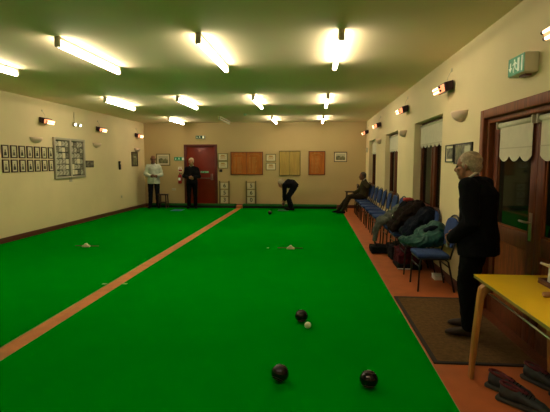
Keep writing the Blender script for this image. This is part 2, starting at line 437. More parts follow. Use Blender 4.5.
# ------------------------------------------------------------------ wall heaters, sconces
def heater():
    r = thing('wall_heater', 'x', 'heater', (0, 0, 0))
    # cross-section in local (y,z), extruded along x; tilted down, wall at y=0
    def sec(pts): return pts
    L = .155
    MB().prism([(-.02, .065), (-.02, -.05), (-.115, -.080), (-.135, .035)], 'x', -L, L).build('casing', 'maroon', r, bevel=.008)
    MB().prism([(-.0, .05), (-.0, -.03), (-.03, -.02), (-.03, .04)], 'x', -.05, .05).build('wall_bracket', 'black', r)
    MB().prism([(-.1355, .022), (-.116, -.074), (-.185, -.085), (-.205, -.025)], 'x', -L + .012, L - .012).build('glowing_reflector', 'glow', r, bevel=.01)
    for q in ((-.195, -.030), (-.180, -.072)):
        lm = MB().cyl((-L + .02, *q), (L - .02, *q), .013).build('heating_lamp', 'glow_hot', r, smooth=True)
        for s_ in (-1, 1): MB().cyl((s_ * (L - .022), *q), (s_ * (L + .002), *q), .0145).build('lamp_cap', 'maroon', lm)
    MB().tube([(0, -.06, .06), (.01, -.05, .12), (0, -.02, .18), (0, -.004, .20)], .004, 6).build('cable', 'beige_plastic', r)
    MB().box((-.02, -.012, .19), (.02, 0, .235)).build('cable_outlet', 'beige_plastic', r, bevel=.003)
    return r
ht = heater(); first = True
for (wall, yy, z, lab) in [('L', 9.42, 2.50, 'glowing wall heater on the left wall, nearest the camera'),
                           ('L', 11.95, 2.50, 'glowing wall heater on the left wall, middle of three'),
                           ('L', 14.62, 2.49, 'glowing wall heater on the left wall, farthest, by the corner'),
                           ('R', 3.17, 2.50, 'glowing wall heater cut off by the right edge above the green exit sign'),
                           ('R', 6.03, 2.55, 'glowing wall heater above and left of the right-hand exit sign'),
                           ('R', 8.70, 2.58, 'glowing wall heater on the right wall above the middle window gap'),
                           ('R', 12.1, 2.57, 'glowing wall heater on the right wall, second from the far corner'),
                           ('R', 14.75, 2.56, 'glowing wall heater on the right wall nearest the far corner')]:
    o = ht if first else copy_tree(ht); first = False
    o['label'] = lab; o['group'] = 'infrared wall heaters'
    o.location = onL(yy, z) if wall == 'L' else onR(yy, z); o.rotation_euler = (0, 0, RL if wall == 'L' else RR)

def sconce():
    b = MB(); n, m_ = 24, 10; rings = []
    for j in range(m_ + 1):                       # half bowl, open at the top
        ph = j / m_ * PI / 2
        rr = math.cos(ph); zz = -math.sin(ph)
        rings.append([b.bm.verts.new((.19 * rr * math.cos(PI * k / n), -.13 * rr * math.sin(PI * k / n) - .001, (.125 * zz))) for k in range(n + 1)])
    for r0, r1 in zip(rings, rings[1:]):
        for k in range(n): b.bm.faces.new((r0[k], r0[k + 1], r1[k + 1], r1[k]))
    bmesh.ops.remove_doubles(b.bm, verts=b.bm.verts[:], dist=1e-4)
    o = b.build('wall_sconce', 'sconce', None, smooth=True)
    s_ = o.modifiers.new('t', 'SOLIDIFY'); s_.thickness = .012
    tag(o, 'x', 'wall light', 'cream half-bowl wall lights'); return o
sc = sconce(); first = True
for (wall, yy, z, lab) in [('L', 9.12, 2.11, 'unlit cream half-bowl uplighter above the rows of framed portraits'),
                           ('L', 11.80, 2.10, 'unlit cream half-bowl uplighter right of the noticeboard'),
                           ('L', 14.60, 2.05, 'unlit cream half-bowl uplighter by the far left corner'),
                           ('R', 5.54, 2.18, 'unlit cream half-bowl uplighter above the standing man'),
                           ('R', 8.93, 2.19, 'unlit cream half-bowl uplighter between the near and middle windows'),
                           ('R', 12.15, 2.19, 'unlit cream half-bowl uplighter between the middle and far windows')]:
    o = sc if first else sc.copy()
    if not first: C.objects.link(o)
    first = False; o['label'] = lab
    o.location = onL(yy, z) if wall == 'L' else onR(yy, z); o.rotation_euler = (0, 0, RL if wall == 'L' else RR)
# twin emergency spot on the left wall
r = thing('emergency_spotlight', 'small bright twin emergency spotlight high above the noticeboard', 'spotlight', onL(10.72, 2.52), RL)
MB().box((-.06, -.05, -.05), (.06, 0, .05)).build('battery_box', 'beige_plastic', r, bevel=.01)
for s_ in (-1, 1):
    MB().cyl((s_ * .09, -.05, .02), (s_ * .11, -.10, -.01), .03, .045).build('lamp_head', 'white_metal', r, smooth=False)
    MB().ell((s_ * .112, -.106, -.013), (.036, .02, .036)).build('lens', 'spot', r, smooth=True)
MB().cyl((0, -.01, .05), (0, -.01, .30), .006).build('conduit', 'beige_plastic', r)

# ------------------------------------------------------------------ exit signs
def person_icon(mb, cx, cz, s, y, fl=1):
    """running figure pictogram from small plates"""
    def q(pts): mb.prism([(cx + fl * a * s, cz + b * s) for a, b in pts], 'y', y, y - .002)
    mb.ell((cx + fl * .05 * s, y - .001, cz + .38 * s), (.09 * s, .002, .09 * s), n=12, m=6)
    q([(-.10, .28), (.10, .26), (.06, -.05), (-.12, -.05)]); q([(.08, .26), (.32, .10), (.28, .04), (.05, .16)])
    q([(-.10, .27), (-.32, .12), (-.28, .05), (-.08, .18)]); q([(.06, -.05), (.24, -.20), (.20, -.45), (.12, -.45), (.13, -.22), (-.04, -.05)])
    q([(-.12, -.05), (-.16, -.26), (-.40, -.36), (-.40, -.28), (-.22, -.2), (0, -.03)])
def arrow(mb, cx, cz, s, y, down=True, side=0):
    d = -1 if down else 1
    if side: mb.prism([(cx + side * a * s, cz + b * s) for a, b in [(-.3, .08), (.05, .08), (.05, .25), (.35, 0), (.05, -.25), (.05, -.08), (-.3, -.08)]], 'y', y, y - .002)
    else: mb.prism([(cx + a * s, cz + d * b * s) for a, b in [(-.08, -.3), (-.08, .05), (-.25, .05), (0, .35), (.25, .05), (.08, .05), (.08, -.3)]], 'y', y, y - .002)
def exit_sign(name, label, loc, rz, w, h, depth, face='green_sign', legs=False):
    r = thing(name, label, 'exit sign', loc, rz)
    MB().box((-w / 2, -depth, -h / 2), (w / 2, 0, h / 2)).build('housing', 'sign_box', r, bevel=.006)
    MB().box((-w / 2 + .008, -depth - .003, -h / 2 + .008), (w / 2 - .008, -depth, h / 2 - .008)).build('sign_face', face, r)
    p = MB(); y = -depth - .0031; person_icon(p, -.02, 0, h * .75, y, 1); arrow(p, -w * .34, 0, h * .85, y)
    p.box((w * .22, y - .002, -h * .34), (w * .40, y, h * .34)); p.build('pictogram', 'sign_white', r)
    return r
exit_sign('exit_sign', 'green running-man exit sign high over the dark red fire door', onB(-3.95, 2.45), RB, .34, .12, .05, 'green_dark')
r = exit_sign('exit_sign', 'flat green exit sign beside the fire door, above the fire extinguisher', onB(-4.72, 1.70), RB, .40, .14, .006)
# right wall sign projects from the wall as a deep box
r = thing('exit_sign', 'boxy green exit sign high on the right wall above the glazed door', 'exit sign', (XR, 3.91, 2.372), RR)
w_, h_, d_ = .30, .16, .11
MB().prism([(0, .08), (0, -.08), (-d_, -.08), (-d_, .08)], 'x', -.15, .15).build('housing', 'sign_box', r, bevel=.01)
MB().box((-.143, -d_ - .003, -.073), (.143, -d_, .073)).build('sign_face', 'green_sign', r)
p = MB(); y = -d_ - .0031; person_icon(p, -.02, 0, .12, y, -1); arrow(p, -.10, 0, .12, y); p.box((.03, y - .002, -.055), (.065, y, .055)); p.box((.10, y - .002, -.06), (.118, y, .06)); p.build('pictogram', 'sign_white', r)
MB().box((-.03, -.07, -.095), (.08, -.02, -.08)).build('mounting_foot', 'skirting', r)

# ------------------------------------------------------------------ framed things
def frame(name, label, cat, loc, rz, w, h, fm, mount, pic, fw=.02, mw=.03, group=None, depth=.02, icon=None):
    r = thing(name, label, cat, loc, rz, group)
    f = MB(); f.box((-w / 2, -depth, -h / 2), (-w / 2 + fw, 0, h / 2)); f.box((w / 2 - fw, -depth, -h / 2), (w / 2, 0, h / 2))
    f.box((-w / 2 + fw, -depth, -h / 2), (w / 2 - fw, 0, -h / 2 + fw)); f.box((-w / 2 + fw, -depth, h / 2 - fw), (w / 2 - fw, 0, h / 2))
    f.build('picture_frame', fm, r)
    MB().box((-w / 2 + fw, -.010, -h / 2 + fw), (w / 2 - fw, -.002, h / 2 - fw)).build('mount', mount, r)
    a, b = w / 2 - fw - mw, h / 2 - fw - mw
    if pic: MB().box((-a, -.0125, -b), (a, -.010, b)).build('picture', pic, r)
    if icon: icon(r, a, b)
    return r
# fourteen framed portraits, two rows of seven on the left wall
def bust(k):
    def f(r, a, b):
        p = MB(); p.ell((0, -.0135, b * .25), (a * .30, .003, b * .24), n=12, m=6)
        p.prism([(-a * .75, -b * .9), (a * .75, -b * .9), (a * .55, -b * .15), (a * .2, 0), (-a * .2, 0), (-a * .55, -b * .15)], 'y', -.0125, -.0145)
        p.build('portrait', ['ink', 'photo_dark'][k % 2], r)
    return f
ordn = ['first', 'second', 'third', 'fourth', 'fifth', 'sixth', 'seventh']
for row, (z, nm) in enumerate(((1.785, 'upper'), (1.50, 'lower'))):
    for k in range(7):
        yy = 8.15 + k * .250
        frame('framed_portrait', '%s black-framed portrait from the left in the %s row on the left wall' % (ordn[k], nm), 'picture',
              onL(yy, z), RL, .188, .255, 'darkwood', 'cream_card', 'paper', .022, .02, 'black-framed portraits left of the noticeboard', icon=bust(k + row))
# noticeboard
nb = thing('noticeboard', 'grey-framed two-door glazed noticeboard full of photographs on the left wall', 'noticeboard', onL(10.435, 1.67), RL)
w, h = 1.37, .97; f = MB()
for a, b in ((-w / 2, -w / 2 + .06), (w / 2 - .06, w / 2), (-.04, .04)): f.box((a, -.05, -h / 2), (b, 0, h / 2))
for a, b in ((-w / 2 + .06, -.04), (.04, w / 2 - .06)):
    f.box((a, -.05, -h / 2), (b, 0, -h / 2 + .055)); f.box((a, -.05, h / 2 - .055), (b, 0, h / 2))
f.build('board_frame', 'alu', nb, bevel=.005)
MB().box((-w / 2 + .06, -.012, -h / 2 + .055), (w / 2 - .06, 0, h / 2 - .055)).build('felt_back', 'board_felt', nb)
MB().box((-.012, -.06, -.05), (.012, -.05, .05)).build('board_lock', 'chrome', nb)
pp = None; pmats = ['photo_mid', 'photo_dark', 'photo_mid', 'cream_card', 'photo_mid', 'photo_mid']
for half, (a, b, nc) in enumerate(((-w / 2 + .075, -.05, 4), (.05, w / 2 - .075, 4))):
    for i in range(nc):
        for j in range(6):
            cw = (b - a) / nc; ch = (h - .14) / 6
            x = a + (i + .5) * cw + random.uniform(-.008, .008); z = -(h - .14) / 2 + (j + .5) * ch + random.uniform(-.008, .008)
            pw, phh = cw * random.uniform(.80, .97), ch * random.uniform(.76, .97)
            mb = MB(); mb.box((-pw / 2, -.0015, -phh / 2), (pw / 2, 0, phh / 2))
            o = mb.build('pinned_photo', random.choice(pmats)); o.location = (XL + .0135, 10.435 + x, 1.67 + z)
            o.rotation_euler = (0, 0, RL)
            tag(o, 'pinned photo in the %s noticeboard door, %s row from the top, %s from the left' % (('left', 'right')[half], ordn[5 - j], ordn[i]), 'photo', 'photographs pinned in the noticeboard')
tag(MB().box((-.05, -.012, -.04), (.05, 0, .04)).build('wall_label', 'alu', None, loc=onL(10.45, 1.135)), 'small grey plate under the noticeboard', 'plate').rotation_euler = (0, 0, RL)
# small picture right of the noticeboard
r = thing('small_picture', 'small dark double picture just right of the noticeboard', 'picture', onL(11.41, 1.53), RL)
MB().box((-.21, -.012, -.09), (.21, 0, .09)).build('backing', 'darkwood', r)
p = MB(); p.box((-.19, -.014, -.07), (-.02, -.012, .07)); p.box((.02, -.014, -.07), (.19, -.012, .07)); p.build('picture', 'photo_dark', r)
r = thing('wall_phone', 'small black device mounted alone on the left wall', 'wall device', onL(13.22, 1.48), RL)
MB().box((-.045, -.05, -.13), (.045, 0, .13)).build('device_body', 'black', r, bevel=.012); MB().box((-.02, -.053, .03), (.02, -.05, .09)).build('display', 'beige_plastic', r)
def upic(r, a, b):
    p = MB(); p.box((-a * .75, -.0145, b * .45), (a * .75, -.0125, b * .8)); p.build('caption_strip', 'sky_print', r)
frame('framed_print', 'narrow upright dark-framed print on the left wall by the corner', 'picture', onL(14.42, 1.68), RL, .50, .48, 'darkwood', 'landscape', 'landscape', .045, .07, icon=upic)
# landscape picture on the back wall at left
def hills(r, a, b):
    p = MB(); p.prism([(-a, -b), (a, -b), (a, -b * .1), (a * .5, b * .35), (a * .1, 0), (-a * .4, b * .45), (-a, b * .1)], 'y', -.0125, -.0140); p.build('painted_hills', 'landscape', r)
frame('framed_landscape', 'framed landscape picture on the back wall behind the man in the pale jacket', 'picture', onB(-5.31, 1.67), RB, .50, .42, 'olive_frame', 'cream_card', 'sky_print', .03, .05, icon=hills)
frame('framed_landscape', 'dark-framed landscape picture at the right end of the back wall', 'picture', onB(.92, 1.76), RB, .44, .34, 'darkwood', 'cream_card', 'sky_print', .022, .045, icon=hills)
# certificates
def lines(r, a, b):
    p = MB()
    for k, (ww, hh) in enumerate(((.5, .02), (.75, .008), (.6, .008), (.7, .008))): p.box((-a * ww, -.0140, b * (.6 - .38 * k) - hh), (a * ww, -.0125, b * (.6 - .38 * k) + hh))
    p.build('faint_print', 'gold', r)
for x, z, lab in ((-3.165, 1.76, 'upper certificate just right of the fire door'), (-3.165, 1.49, 'lower certificate just right of the fire door, above a black box'),
                  (-1.475, 1.735, 'upper certificate between the orange and pale wooden boards'), (-1.475, 1.43, 'lower certificate between the orange and pale wooden boards')):
    frame('framed_certificate', lab, 'certificate', onB(x, z), RB, .35, .255, 'olive_frame', 'paper', 'cream_card', .02, .02, 'framed certificates on the back wall', icon=lines)
r = thing('door_control_box', 'tiny black box on the wall below the certificates by the fire door', 'wall box', onB(-3.24, 1.285), RB)
MB().box((-.045, -.05, -.045), (.045, 0, .045)).build('box_body', 'black', r, bevel=.008); MB().ell((0, -.052, 0), (.018, .01, .018)).build('button', 'skirting', r)
# honours boards
def honours(x0, x1, z0, z1, m, lab, cols, fm, arch=True):
    w, h = x1 - x0, z1 - z0
    r = thing('honours_board', lab, 'honours board', onB((x0 + x1) / 2, (z0 + z1) / 2), RB)
    MB().box((-w / 2 + .02, -.022, -h / 2 + .02), (w / 2 - .02, 0, h / 2 - .02)).build('board_panel', m, r)
    f = MB(); f.box((-w / 2, -.035, -h / 2), (-w / 2 + .022, 0, h / 2)); f.box((w / 2 - .022, -.035, -h / 2), (w / 2, 0, h / 2))
    f.box((-w / 2, -.035, -h / 2), (w / 2, 0, -h / 2 + .022)); f.box((-w / 2, -.035, h / 2 - .022), (w / 2, 0, h / 2))
    f.build('board_frame', fm, r, bevel=.003)
    cw = (w - .08) / cols; p = MB(); rnd = random.Random(int(x0 * 100))
    for c in range(cols):
        cx = -w / 2 + .04 + (c + .5) * cw
        if arch:
            pts = []
            for k in range(13):
                t = PI * k / 12; pts.append((cx + math.cos(t) * cw * .36, -.024, h / 2 - .15 + math.sin(t) * .07))
            p.tube(pts, .004, 5)
        for k in range(13):
            z = h / 2 - .20 - k * (h - .28) / 12
            a = cw * rnd.uniform(.24, .34)
            p.box((cx - cw * .38, -.0235, z - .006), (cx - cw * .38 + cw * .16, -.022, z + .006)); p.box((cx - cw * .15, -.0235, z - .006), (cx - cw * .15 + a, -.022, z + .006))
    p.build('gilt_lettering', 'gold', r)
    if cols == 2: MB().box((-.006, -.027, -h / 2 + .02), (.006, -.022, h / 2 - .02)).build('centre_rib', fm, r)
honours(-2.89, -1.75, 1.14, 1.94, 'oak', 'wide orange-brown wooden honours board with two arched columns', 2, 'box_wood')
honours(-1.19, -.45, 1.12, 1.97, 'oak_pale', 'pale yellow oak honours board with two columns, above the bending man', 2, 'olive_frame')
honours(-.17, .40, 1.14, 1.96, 'oak', 'narrow orange-brown wooden honours board right of the pale one', 1, 'box_wood')
# air vent
r = thing('wall_vent', 'faint square cream vent high on the back wall above the wooden board', 'vent', onB(-2.20, 2.60), RB)
f = MB(); f.box((-.12, -.012, -.15), (.12, 0, -.13)); f.box((-.12, -.012, .13), (.12, 0, .15)); f.box((-.12, -.012, -.13), (-.10, 0, .13)); f.box((.10, -.012, -.13), (.12, 0, .13)); f.build('vent_frame', 'wall_back', r)
f = MB()
for k in range(7): f.box((-.10, -.008, -.12 + k * .036), (.10, -.001, -.10 + k * .036))
f.build('louvre', 'wall_back', r)
r = thing('alarm_bell', 'small pale alarm box on the right wall near the far corner', 'alarm', onR(14.85, 1.98), RR)
MB().box((-.06, -.05, -.08), (.06, 0, .08)).build('alarm_case', 'beige_plastic', r, bevel=.01); MB().ell((0, -.05, .01), (.03, .015, .03)).build('sounder', 'sconce', r, smooth=True)
r = thing('socket_outlet', 'faint double socket low on the back wall left of the fire door', 'socket', onB(-4.95, .62), RB)
MB().box((-.07, -.01, -.042), (.07, 0, .042)).build('socket_plate', 'beige_plastic', r, bevel=.003)
p = MB()
for cx in (-.035, .035): p.box((cx - .004, -.011, .01), (cx + .004, -.0101, .02)); p.box((cx - .014, -.011, -.012), (cx - .008, -.0101, -.006)); p.box((cx + .008, -.011, -.012), (cx + .014, -.0101, -.006))
p.build('socket_hole', 'ink', r)
r = thing('socket_outlet', 'faint single socket low on the left wall toward the far corner', 'socket', onL(13.32, .50), RL)
MB().box((-.042, -.01, -.042), (.042, 0, .042)).build('socket_plate', 'beige_plastic', r, bevel=.003)
MB().box((-.004, -.0115, -.012), (.004, -.0101, .012)).build('socket_hole', 'ink', r)

# fire extinguisher and its sign
r = thing('extinguisher_sign', 'red and white hatched sign above the fire extinguisher', 'sign', onB(-4.70, 1.335), RB)
r.scale = (.85, 1, .8)
MB().box((-.085, -.004, -.10), (.085, 0, .10)).build('sign_face', 'sign_white', r)
p = MB()
for k in range(4):
    a = -.075 + k * .043; p.prism([(a, .085), (a + .02, .085), (a + .02 + .03, .01), (a + .03, .01)], 'y', -.0045, -.006)
p.box((-.075, -.006, -.09), (.075, -.0045, -.01)); p.build('red_marking', 'sign_red', r)
r = thing('fire_extinguisher', 'red fire extinguisher hung on the back wall left of the fire door', 'fire extinguisher', onB(-4.70, .83), RB)
r.scale = (.8, .8, .8)
MB().lathe([(.02, -.002), (.075, 0), (.082, .02), (.082, .33), (.07, .375), (.03, .41), (.022, .43)], (0, -.095, 0)).build('cylinder', 'ext_red', r, smooth=True)
p = MB(); p.box((-.02, -.115, .42), (.02, -.075, .46)); p.box((-.012, -.18, .46), (.012, -.06, .475)); p.box((-.012, -.17, .435), (.012, -.1, .445)); p.build('valve_handle', 'black', r, bevel=.003)
MB().tube([(.02, -.1, .44), (.09, -.11, .44), (.115, -.11, .38), (.115, -.11, .20), (.11, -.11, .12)], .011, 8).build('hose', 'black', r, smooth=True)
MB().prism([(.0828 * math.sin(t), -.095 - .0828 * math.cos(t)) for t in [k * .12 - .66 for k in range(12)]] + [(.081 * math.sin(t), -.095 - .081 * math.cos(t)) for t in [.66 - k * .12 for k in range(12)]], 'z', .14, .26).build('instruction_label', 'sign_white', r)
MB().box((-.03, -.02, .25), (.03, 0, .36)).build('wall_bracket', 'black', r)

# scoreboards: two upright racks of number cards on the floor
def rack(x, label, digs):
    r = thing('scoreboard_rack', label, 'scoreboard', (x, 15.24, 0), 0)
    f = MB()
    for s_ in (-1, 1): f.box((s_ * .165 - .018, -.02, 0), (s_ * .165 + .018, .02, .93))
    for z in (.06, .385, .635, .885): f.box((-.147, -.012, z - .008), (.147, .012, z + .008))
    f.build('rack_frame', 'olive_frame', r)
    for k, z in enumerate((.76, .51, .26)):
        c = MB().box((-.125, -.018, z - .10), (.125, -.012, z + .10)).build('number_card', 'paper', r)
        text('numeral', digs[k], .19, 'ink', c, (0.01, -.0195, z), (PI / 2, 0, 0))
rack(-3.115, 'upright scoreboard rack of white number cards beside the fire door', '653')
rack(-2.17, 'upright scoreboard rack of white number cards under the orange-brown board', '560')

# framed pictures behind the standing man (right wall)
frame('framed_photo', 'black-framed photo on the right wall, left of the standing mans head', 'picture', onR(5.96, 1.685), RR, .33, .225, 'black', 'cream_card', 'photo_dark', .014, .03)
r = frame('framed_photo', 'wider black-framed photo group on the right wall, behind the standing mans head', 'picture', onR(5.45, 1.675), RR, .62, .25, 'black', 'photo_dark', None, .014, .03)
p = MB(); p.box((-.25, -.0125, -.07), (-.05, -.010, .09)); p.build('left_print', 'landscape', r); MB().box((.06, -.0125, -.09), (.24, -.010, .09)).build('right_print', 'sky_print', r)

# ------------------------------------------------------------------ chairs
def make_chair():
    r = thing('blue_chair', 'x', 'chair')
    # local: faces +x, seat top .46, back at -x
    s = MB(); s.box((-.20, -.215, .405), (.185, .215, .462)); s.build('seat', 'blue', r, bevel=.026, seg=4)
    MB().box((-.19, -.20, .388), (.17, .20, .405)).build('seat_pan', 'tubeblack', r, bevel=.004)
    # back pad: rounded shield
    poly = []
    for (y, z) in [(-.20, .56), (-.215, .70), (-.205, .80), (-.16, .865), (-.08, .89), (0, .895), (.08, .89), (.16, .865), (.205, .80), (.215, .70), (.20, .56), (.15, .53), (-.15, .53)]: poly.append((y, z))
    b = MB(); b.prism(poly, 'x', -.245, -.205)
    bmesh.ops.rotate(b.bm, verts=b.bm.verts[:], cent=(-.22, 0, .5), matrix=Matrix.Rotation(math.radians(-9), 3, 'Y'))
    b.build('backrest', 'blue', r, bevel=.016, seg=3)
    k = MB(); hoop = []
    for j in range(13):
        t = PI * j / 12; hoop.append((-.305 + .02 * 0, -.20 * math.cos(t), .80 + .115 * math.sin(t)))
    k.tube([(-.20, -.20, .40), (-.24, -.20, .55)] + [(-.245 - (z - .5) * .16, y, z) for _, y, z in hoop] + [(-.24, .20, .55), (-.20, .20, .40)], .011, 8)
    k.build('back_frame', 'tubeblack', r, smooth=True)
    for sy in (-1, 1):
        MB().tube([(.12, sy * .20, .40), (.145, sy * .205, .385), (.155, sy * .21, .34), (.17, sy * .215, 0.0)], .0115, 8).build('leg', 'tubeblack', r, smooth=True)
        MB().tube([(-.14, sy * .20, .40), (-.18, sy * .205, .37), (-.26, sy * .215, 0.0)], .0115, 8).build('leg', 'tubeblack', r, smooth=True)
    st = MB(); st.cyl((.157, -.21, .30), (.157, .21, .30), .008); st.cyl((-.195, -.21, .30), (-.195, .21, .30), .008); st.build('stretcher', 'tubeblack', r, smooth=True)
    return r
ch = make_chair()
CY = [5.60, 6.42, 7.22, 7.98, 8.72, 9.44, 10.15, 10.86, 11.57, 12.28, 12.97, 13.62]
labs = ['nearest blue chair of the row, with the teal jacket at its far side', 'second blue chair from the near end, under the teal and navy coats',
        'third blue chair from the near end, under the brown coat', 'fourth blue chair from the near end, with the grey jacket on it',
        'fifth blue chair from the near end, first bare one past the coats', 'sixth blue chair from the near end of the row', 'seventh blue chair from the near end of the row',
        'eighth blue chair from the near end of the row', 'ninth blue chair from the near end of the row', 'tenth blue chair from the near end of the row',
        'eleventh blue chair from the near end, where the seated mans arm rests', 'farthest blue chair of the row, under the seated man']
rr = random.Random(3)
for i, yy in enumerate(CY):
    o = ch if i == 0 else copy_tree(ch)
    o.location = (1.455, yy, 0); o.rotation_euler = (0, 0, PI + (0 if i in (0, 11) else rr.uniform(-.05, .05)))
    o['label'] = labs[i]; o['group'] = 'blue upholstered chairs along the right wall'
# dark wooden chair at the far end
r = thing('wooden_armchair', 'dark wooden chair just beyond the seated man at the far end', 'chair', (1.25, 14.30, 0), PI)
MB().box((-.20, -.21, .42), (.20, .21, .455)).build('seat', 'darkwood', r, bevel=.01)
for sx in (-1, 1):
    for sy in (-1, 1): MB().box((sx * .18 - .018, sy * .19 - .018, 0), (sx * .18 + .018, sy * .19 + .018, .42 if sx > 0 else .88)).build('leg', 'darkwood', r)
b = MB()
for z in (.60, .72, .84): b.box((-.195, -.17, z - .03), (-.17, .17, z + .03))
b.build('back_slat', 'darkwood', r)
for sy in (-1, 1):
    a = MB(); a.box((-.17, sy * .20 - .025, .62), (.22, sy * .20 + .025, .645)); a.box((.16, sy * .20 - .015, .45), (.19, sy * .20 + .015, .62)); a.build('armrest', 'darkwood', r, bevel=.004)
# stool by the man in the pale jacket
r = thing('wooden_stool', 'small dark wooden stool beside the man in the pale jacket', 'stool', (-5.13, 14.95 - .28, 0), 0)
MB().box((-.15, -.13, .46), (.15, .13, .50)).build('seat', 'darkwood', r, bevel=.008)
for sx in (-1, 1):
    for sy in (-1, 1): MB().cyl((sx * .12, sy * .10, .46), (sx * .14, sy * .12, 0.01), .020, .018).build('leg', 'darkwood', r)
s = MB(); s.box((-.13, -.115, .2), (.13, -.10, .22)); s.box((-.13, .10, .2), (.13, .115, .22)); s.build('stretcher', 'darkwood', r)

# ------------------------------------------------------------------ coats and bags on the chairs
# teal jacket: bundle against the chair back with a sleeve lying forward over the seats
r = thing('teal_jacket', 'teal jacket heaped on the two nearest blue chairs', 'jacket', (1.5, 6.0, .46))
b = MB(); b.ell((.10, -.06, .13), (.15, .23, .13)); b.ell((.07, .12, .12), (.17, .24, .13)); b.ell((.14, .0, .22), (.10, .20, .11)); b.ell((-.04, .0, .07), (.20, .22, .075))
b.organic('jacket_body', 'teal', r, vox=.012, sm=5, amp=.028, freq=7, stretch=(1, .8, 1.4), ridge=True)
b = MB(); b.chain([(.02, -.20, .10), (-.10, -.19, .06), (-.22, -.06, .065), (-.27, .12, .06)], [.075, .068, .06, .05])
b.organic('sleeve', 'teal', r, vox=.010, sm=4, amp=.014, freq=14, ridge=True)
b = MB(); b.chain([(-.02, -.10, .22), (.03, -.16, .25), (.12, -.15, .26)], [.03, .035, .03]); b.organic('hood', 'coat_navy', r, vox=.01, amp=.01, freq=10)
# navy coat over the second chair back
r = thing('navy_coat', 'dark navy coat draped over the second chair, behind the teal jacket', 'coat', (1.50, 6.55, .46))
b = MB(); b.ell((.12, -.05, .30), (.12, .24, .15)); b.ell((.02, 0, .17), (.17, .25, .15)); b.ell((.17, .0, .38), (.085, .22, .08)); b.ell((-.10, .02, .09), (.12, .22, .08))
b.organic('coat_body', 'coat_navy', r, vox=.012, sm=5, amp=.032, freq=7, stretch=(1, 1, .7), ridge=True)
b = MB(); b.chain([(.14, -.14, .38), (.02, -.20, .30), (-.08, -.18, .18)], [.06, .055, .045]); b.organic('sleeve', 'coat_navy', r, vox=.010, amp=.012, freq=14, ridge=True)
# brown coat over the third chair
r = thing('brown_coat', 'dark brown coat heaped over the third chair and its back', 'coat', (1.47, 7.20, .46))
b = MB(); b.ell((.13, -.03, .36), (.13, .30, .13)); b.ell((.02, -.03, .22), (.20, .30, .17)); b.ell((-.10, .0, .10), (.17, .28, .09)); b.ell((.17, -.12, .42), (.09, .18, .10))
b.organic('coat_body', 'coat_brown', r, vox=.012, sm=5, amp=.04, freq=6, stretch=(1.2, 1, .7), ridge=True)
b = MB(); b.chain([(.12, -.22, .40), (-.04, -.27, .30), (-.16, -.24, .15), (-.22, -.20, .06)], [.065, .06, .052, .045]); b.organic('sleeve', 'coat_brown', r, vox=.010, amp=.014, freq=13, ridge=True)
b = MB(); b.ell((.10, .22, .50), (.09, .10, .035)); b.organic('red_collar_lining', 'red_cloth', r, vox=.008, amp=.008, freq=16)
# black bag on top, behind
r = thing('black_rucksack', 'black rucksack on the chair between the brown coat and grey jacket', 'bag', (1.56, 7.72, .46))
b = MB(); b.ell((.03, 0, .22), (.14, .19, .23)); b.ell((-.04, 0, .13), (.14, .18, .13)); b.organic('bag_body', 'coat_black', r, vox=.012, amp=.018, freq=8, ridge=True)
MB().tube([(.03, -.10, .42), (.03, -.06, .49), (.03, .04, .49), (.03, .08, .42)], .012, 8).build('carry_handle', 'coat_black', r, smooth=True)
MB().box((-.185, -.05, .18), (-.145, .05, .205)).build('buckle', 'white_plastic', r, bevel=.003)
# grey jacket
r = thing('grey_jacket', 'crumpled grey jacket over the fourth chair, one sleeve hanging to the floor', 'jacket', (1.40, 8.08, .46))
b = MB(); b.ell((.05, 0, .12), (.17, .20, .12)); b.ell((.12, -.05, .24), (.09, .14, .12)); b.ell((-.10, 0, .07), (.14, .19, .07))
b.organic('jacket_body', 'coat_grey', r, vox=.012, sm=4, amp=.034, freq=8, ridge=True)
b = MB(); b.chain([(-.10, -.10, .08), (-.22, -.13, .03), (-.28, -.12, -.10), (-.29, -.13, -.26)], [.065, .06, .05, .045]); b.organic('sleeve', 'coat_grey', r, vox=.010, amp=.014, freq=14, ridge=True)
# bags on the floor
r = thing('dark_red_bag', 'dark red and black holdall on the floor under the second chair', 'bag', (1.42, 6.68, 0))
b = MB(); b.box((-.16, -.20, .02), (.16, .20, .28)); b.ell((0, 0, .28), (.14, .19, .07)); b.organic('bag_body', 'bag_red', r, vox=.012, sm=8, amp=.022, freq=8, ridge=True)
b = MB(); b.box((-.175, -.215, .0), (.175, .215, .09)); b.build('base', 'coat_black', r, bevel=.02)
MB().tube([(-.06, -.12, .30), (-.08, -.09, .37), (-.08, .09, .37), (-.06, .12, .30)], .011, 8).build('carry_handle', 'coat_black', r, smooth=True)
MB().box((-.18, -.222, .012), (.02, -.214, .028)).build('piping', 'white_plastic', r)
r = thing('black_shoe_bag', 'flat black bag on the floor in front of the fourth chair', 'bag', (1.16, 7.75, 0))
b = MB(); b.box((-.15, -.16, .01), (.15, .16, .12)); b.ell((0, 0, .11), (.13, .14, .045)); b.organic('bag_body', 'coat_black', r, vox=.012, sm=8, amp=.012, freq=8)
MB().tube([(-.06, -.10, .13), (-.07, -.08, .18), (-.07, .08, .18), (-.06, .10, .13)], .009, 8).build('carry_handle', 'coat_black', r, smooth=True)
r = thing('black_holdall', 'black holdall on the floor under the third chair', 'bag', (1.43, 7.30, 0))
b = MB(); b.box((-.17, -.22, .01), (.17, .22, .22)); b.ell((0, 0, .22), (.14, .20, .06)); b.organic('bag_body', 'coat_black', r, vox=.012, sm=8, amp=.015, freq=8)
MB().tube([(0, -.12, .25), (0, -.08, .32), (0, .08, .32), (0, .12, .25)], .010, 8).build('carry_handle', 'coat_black', r, smooth=True)
r = thing('white_box', 'small white carton on the floor against the wall behind the nearest chair', 'box', (1.69, 6.01, 0))
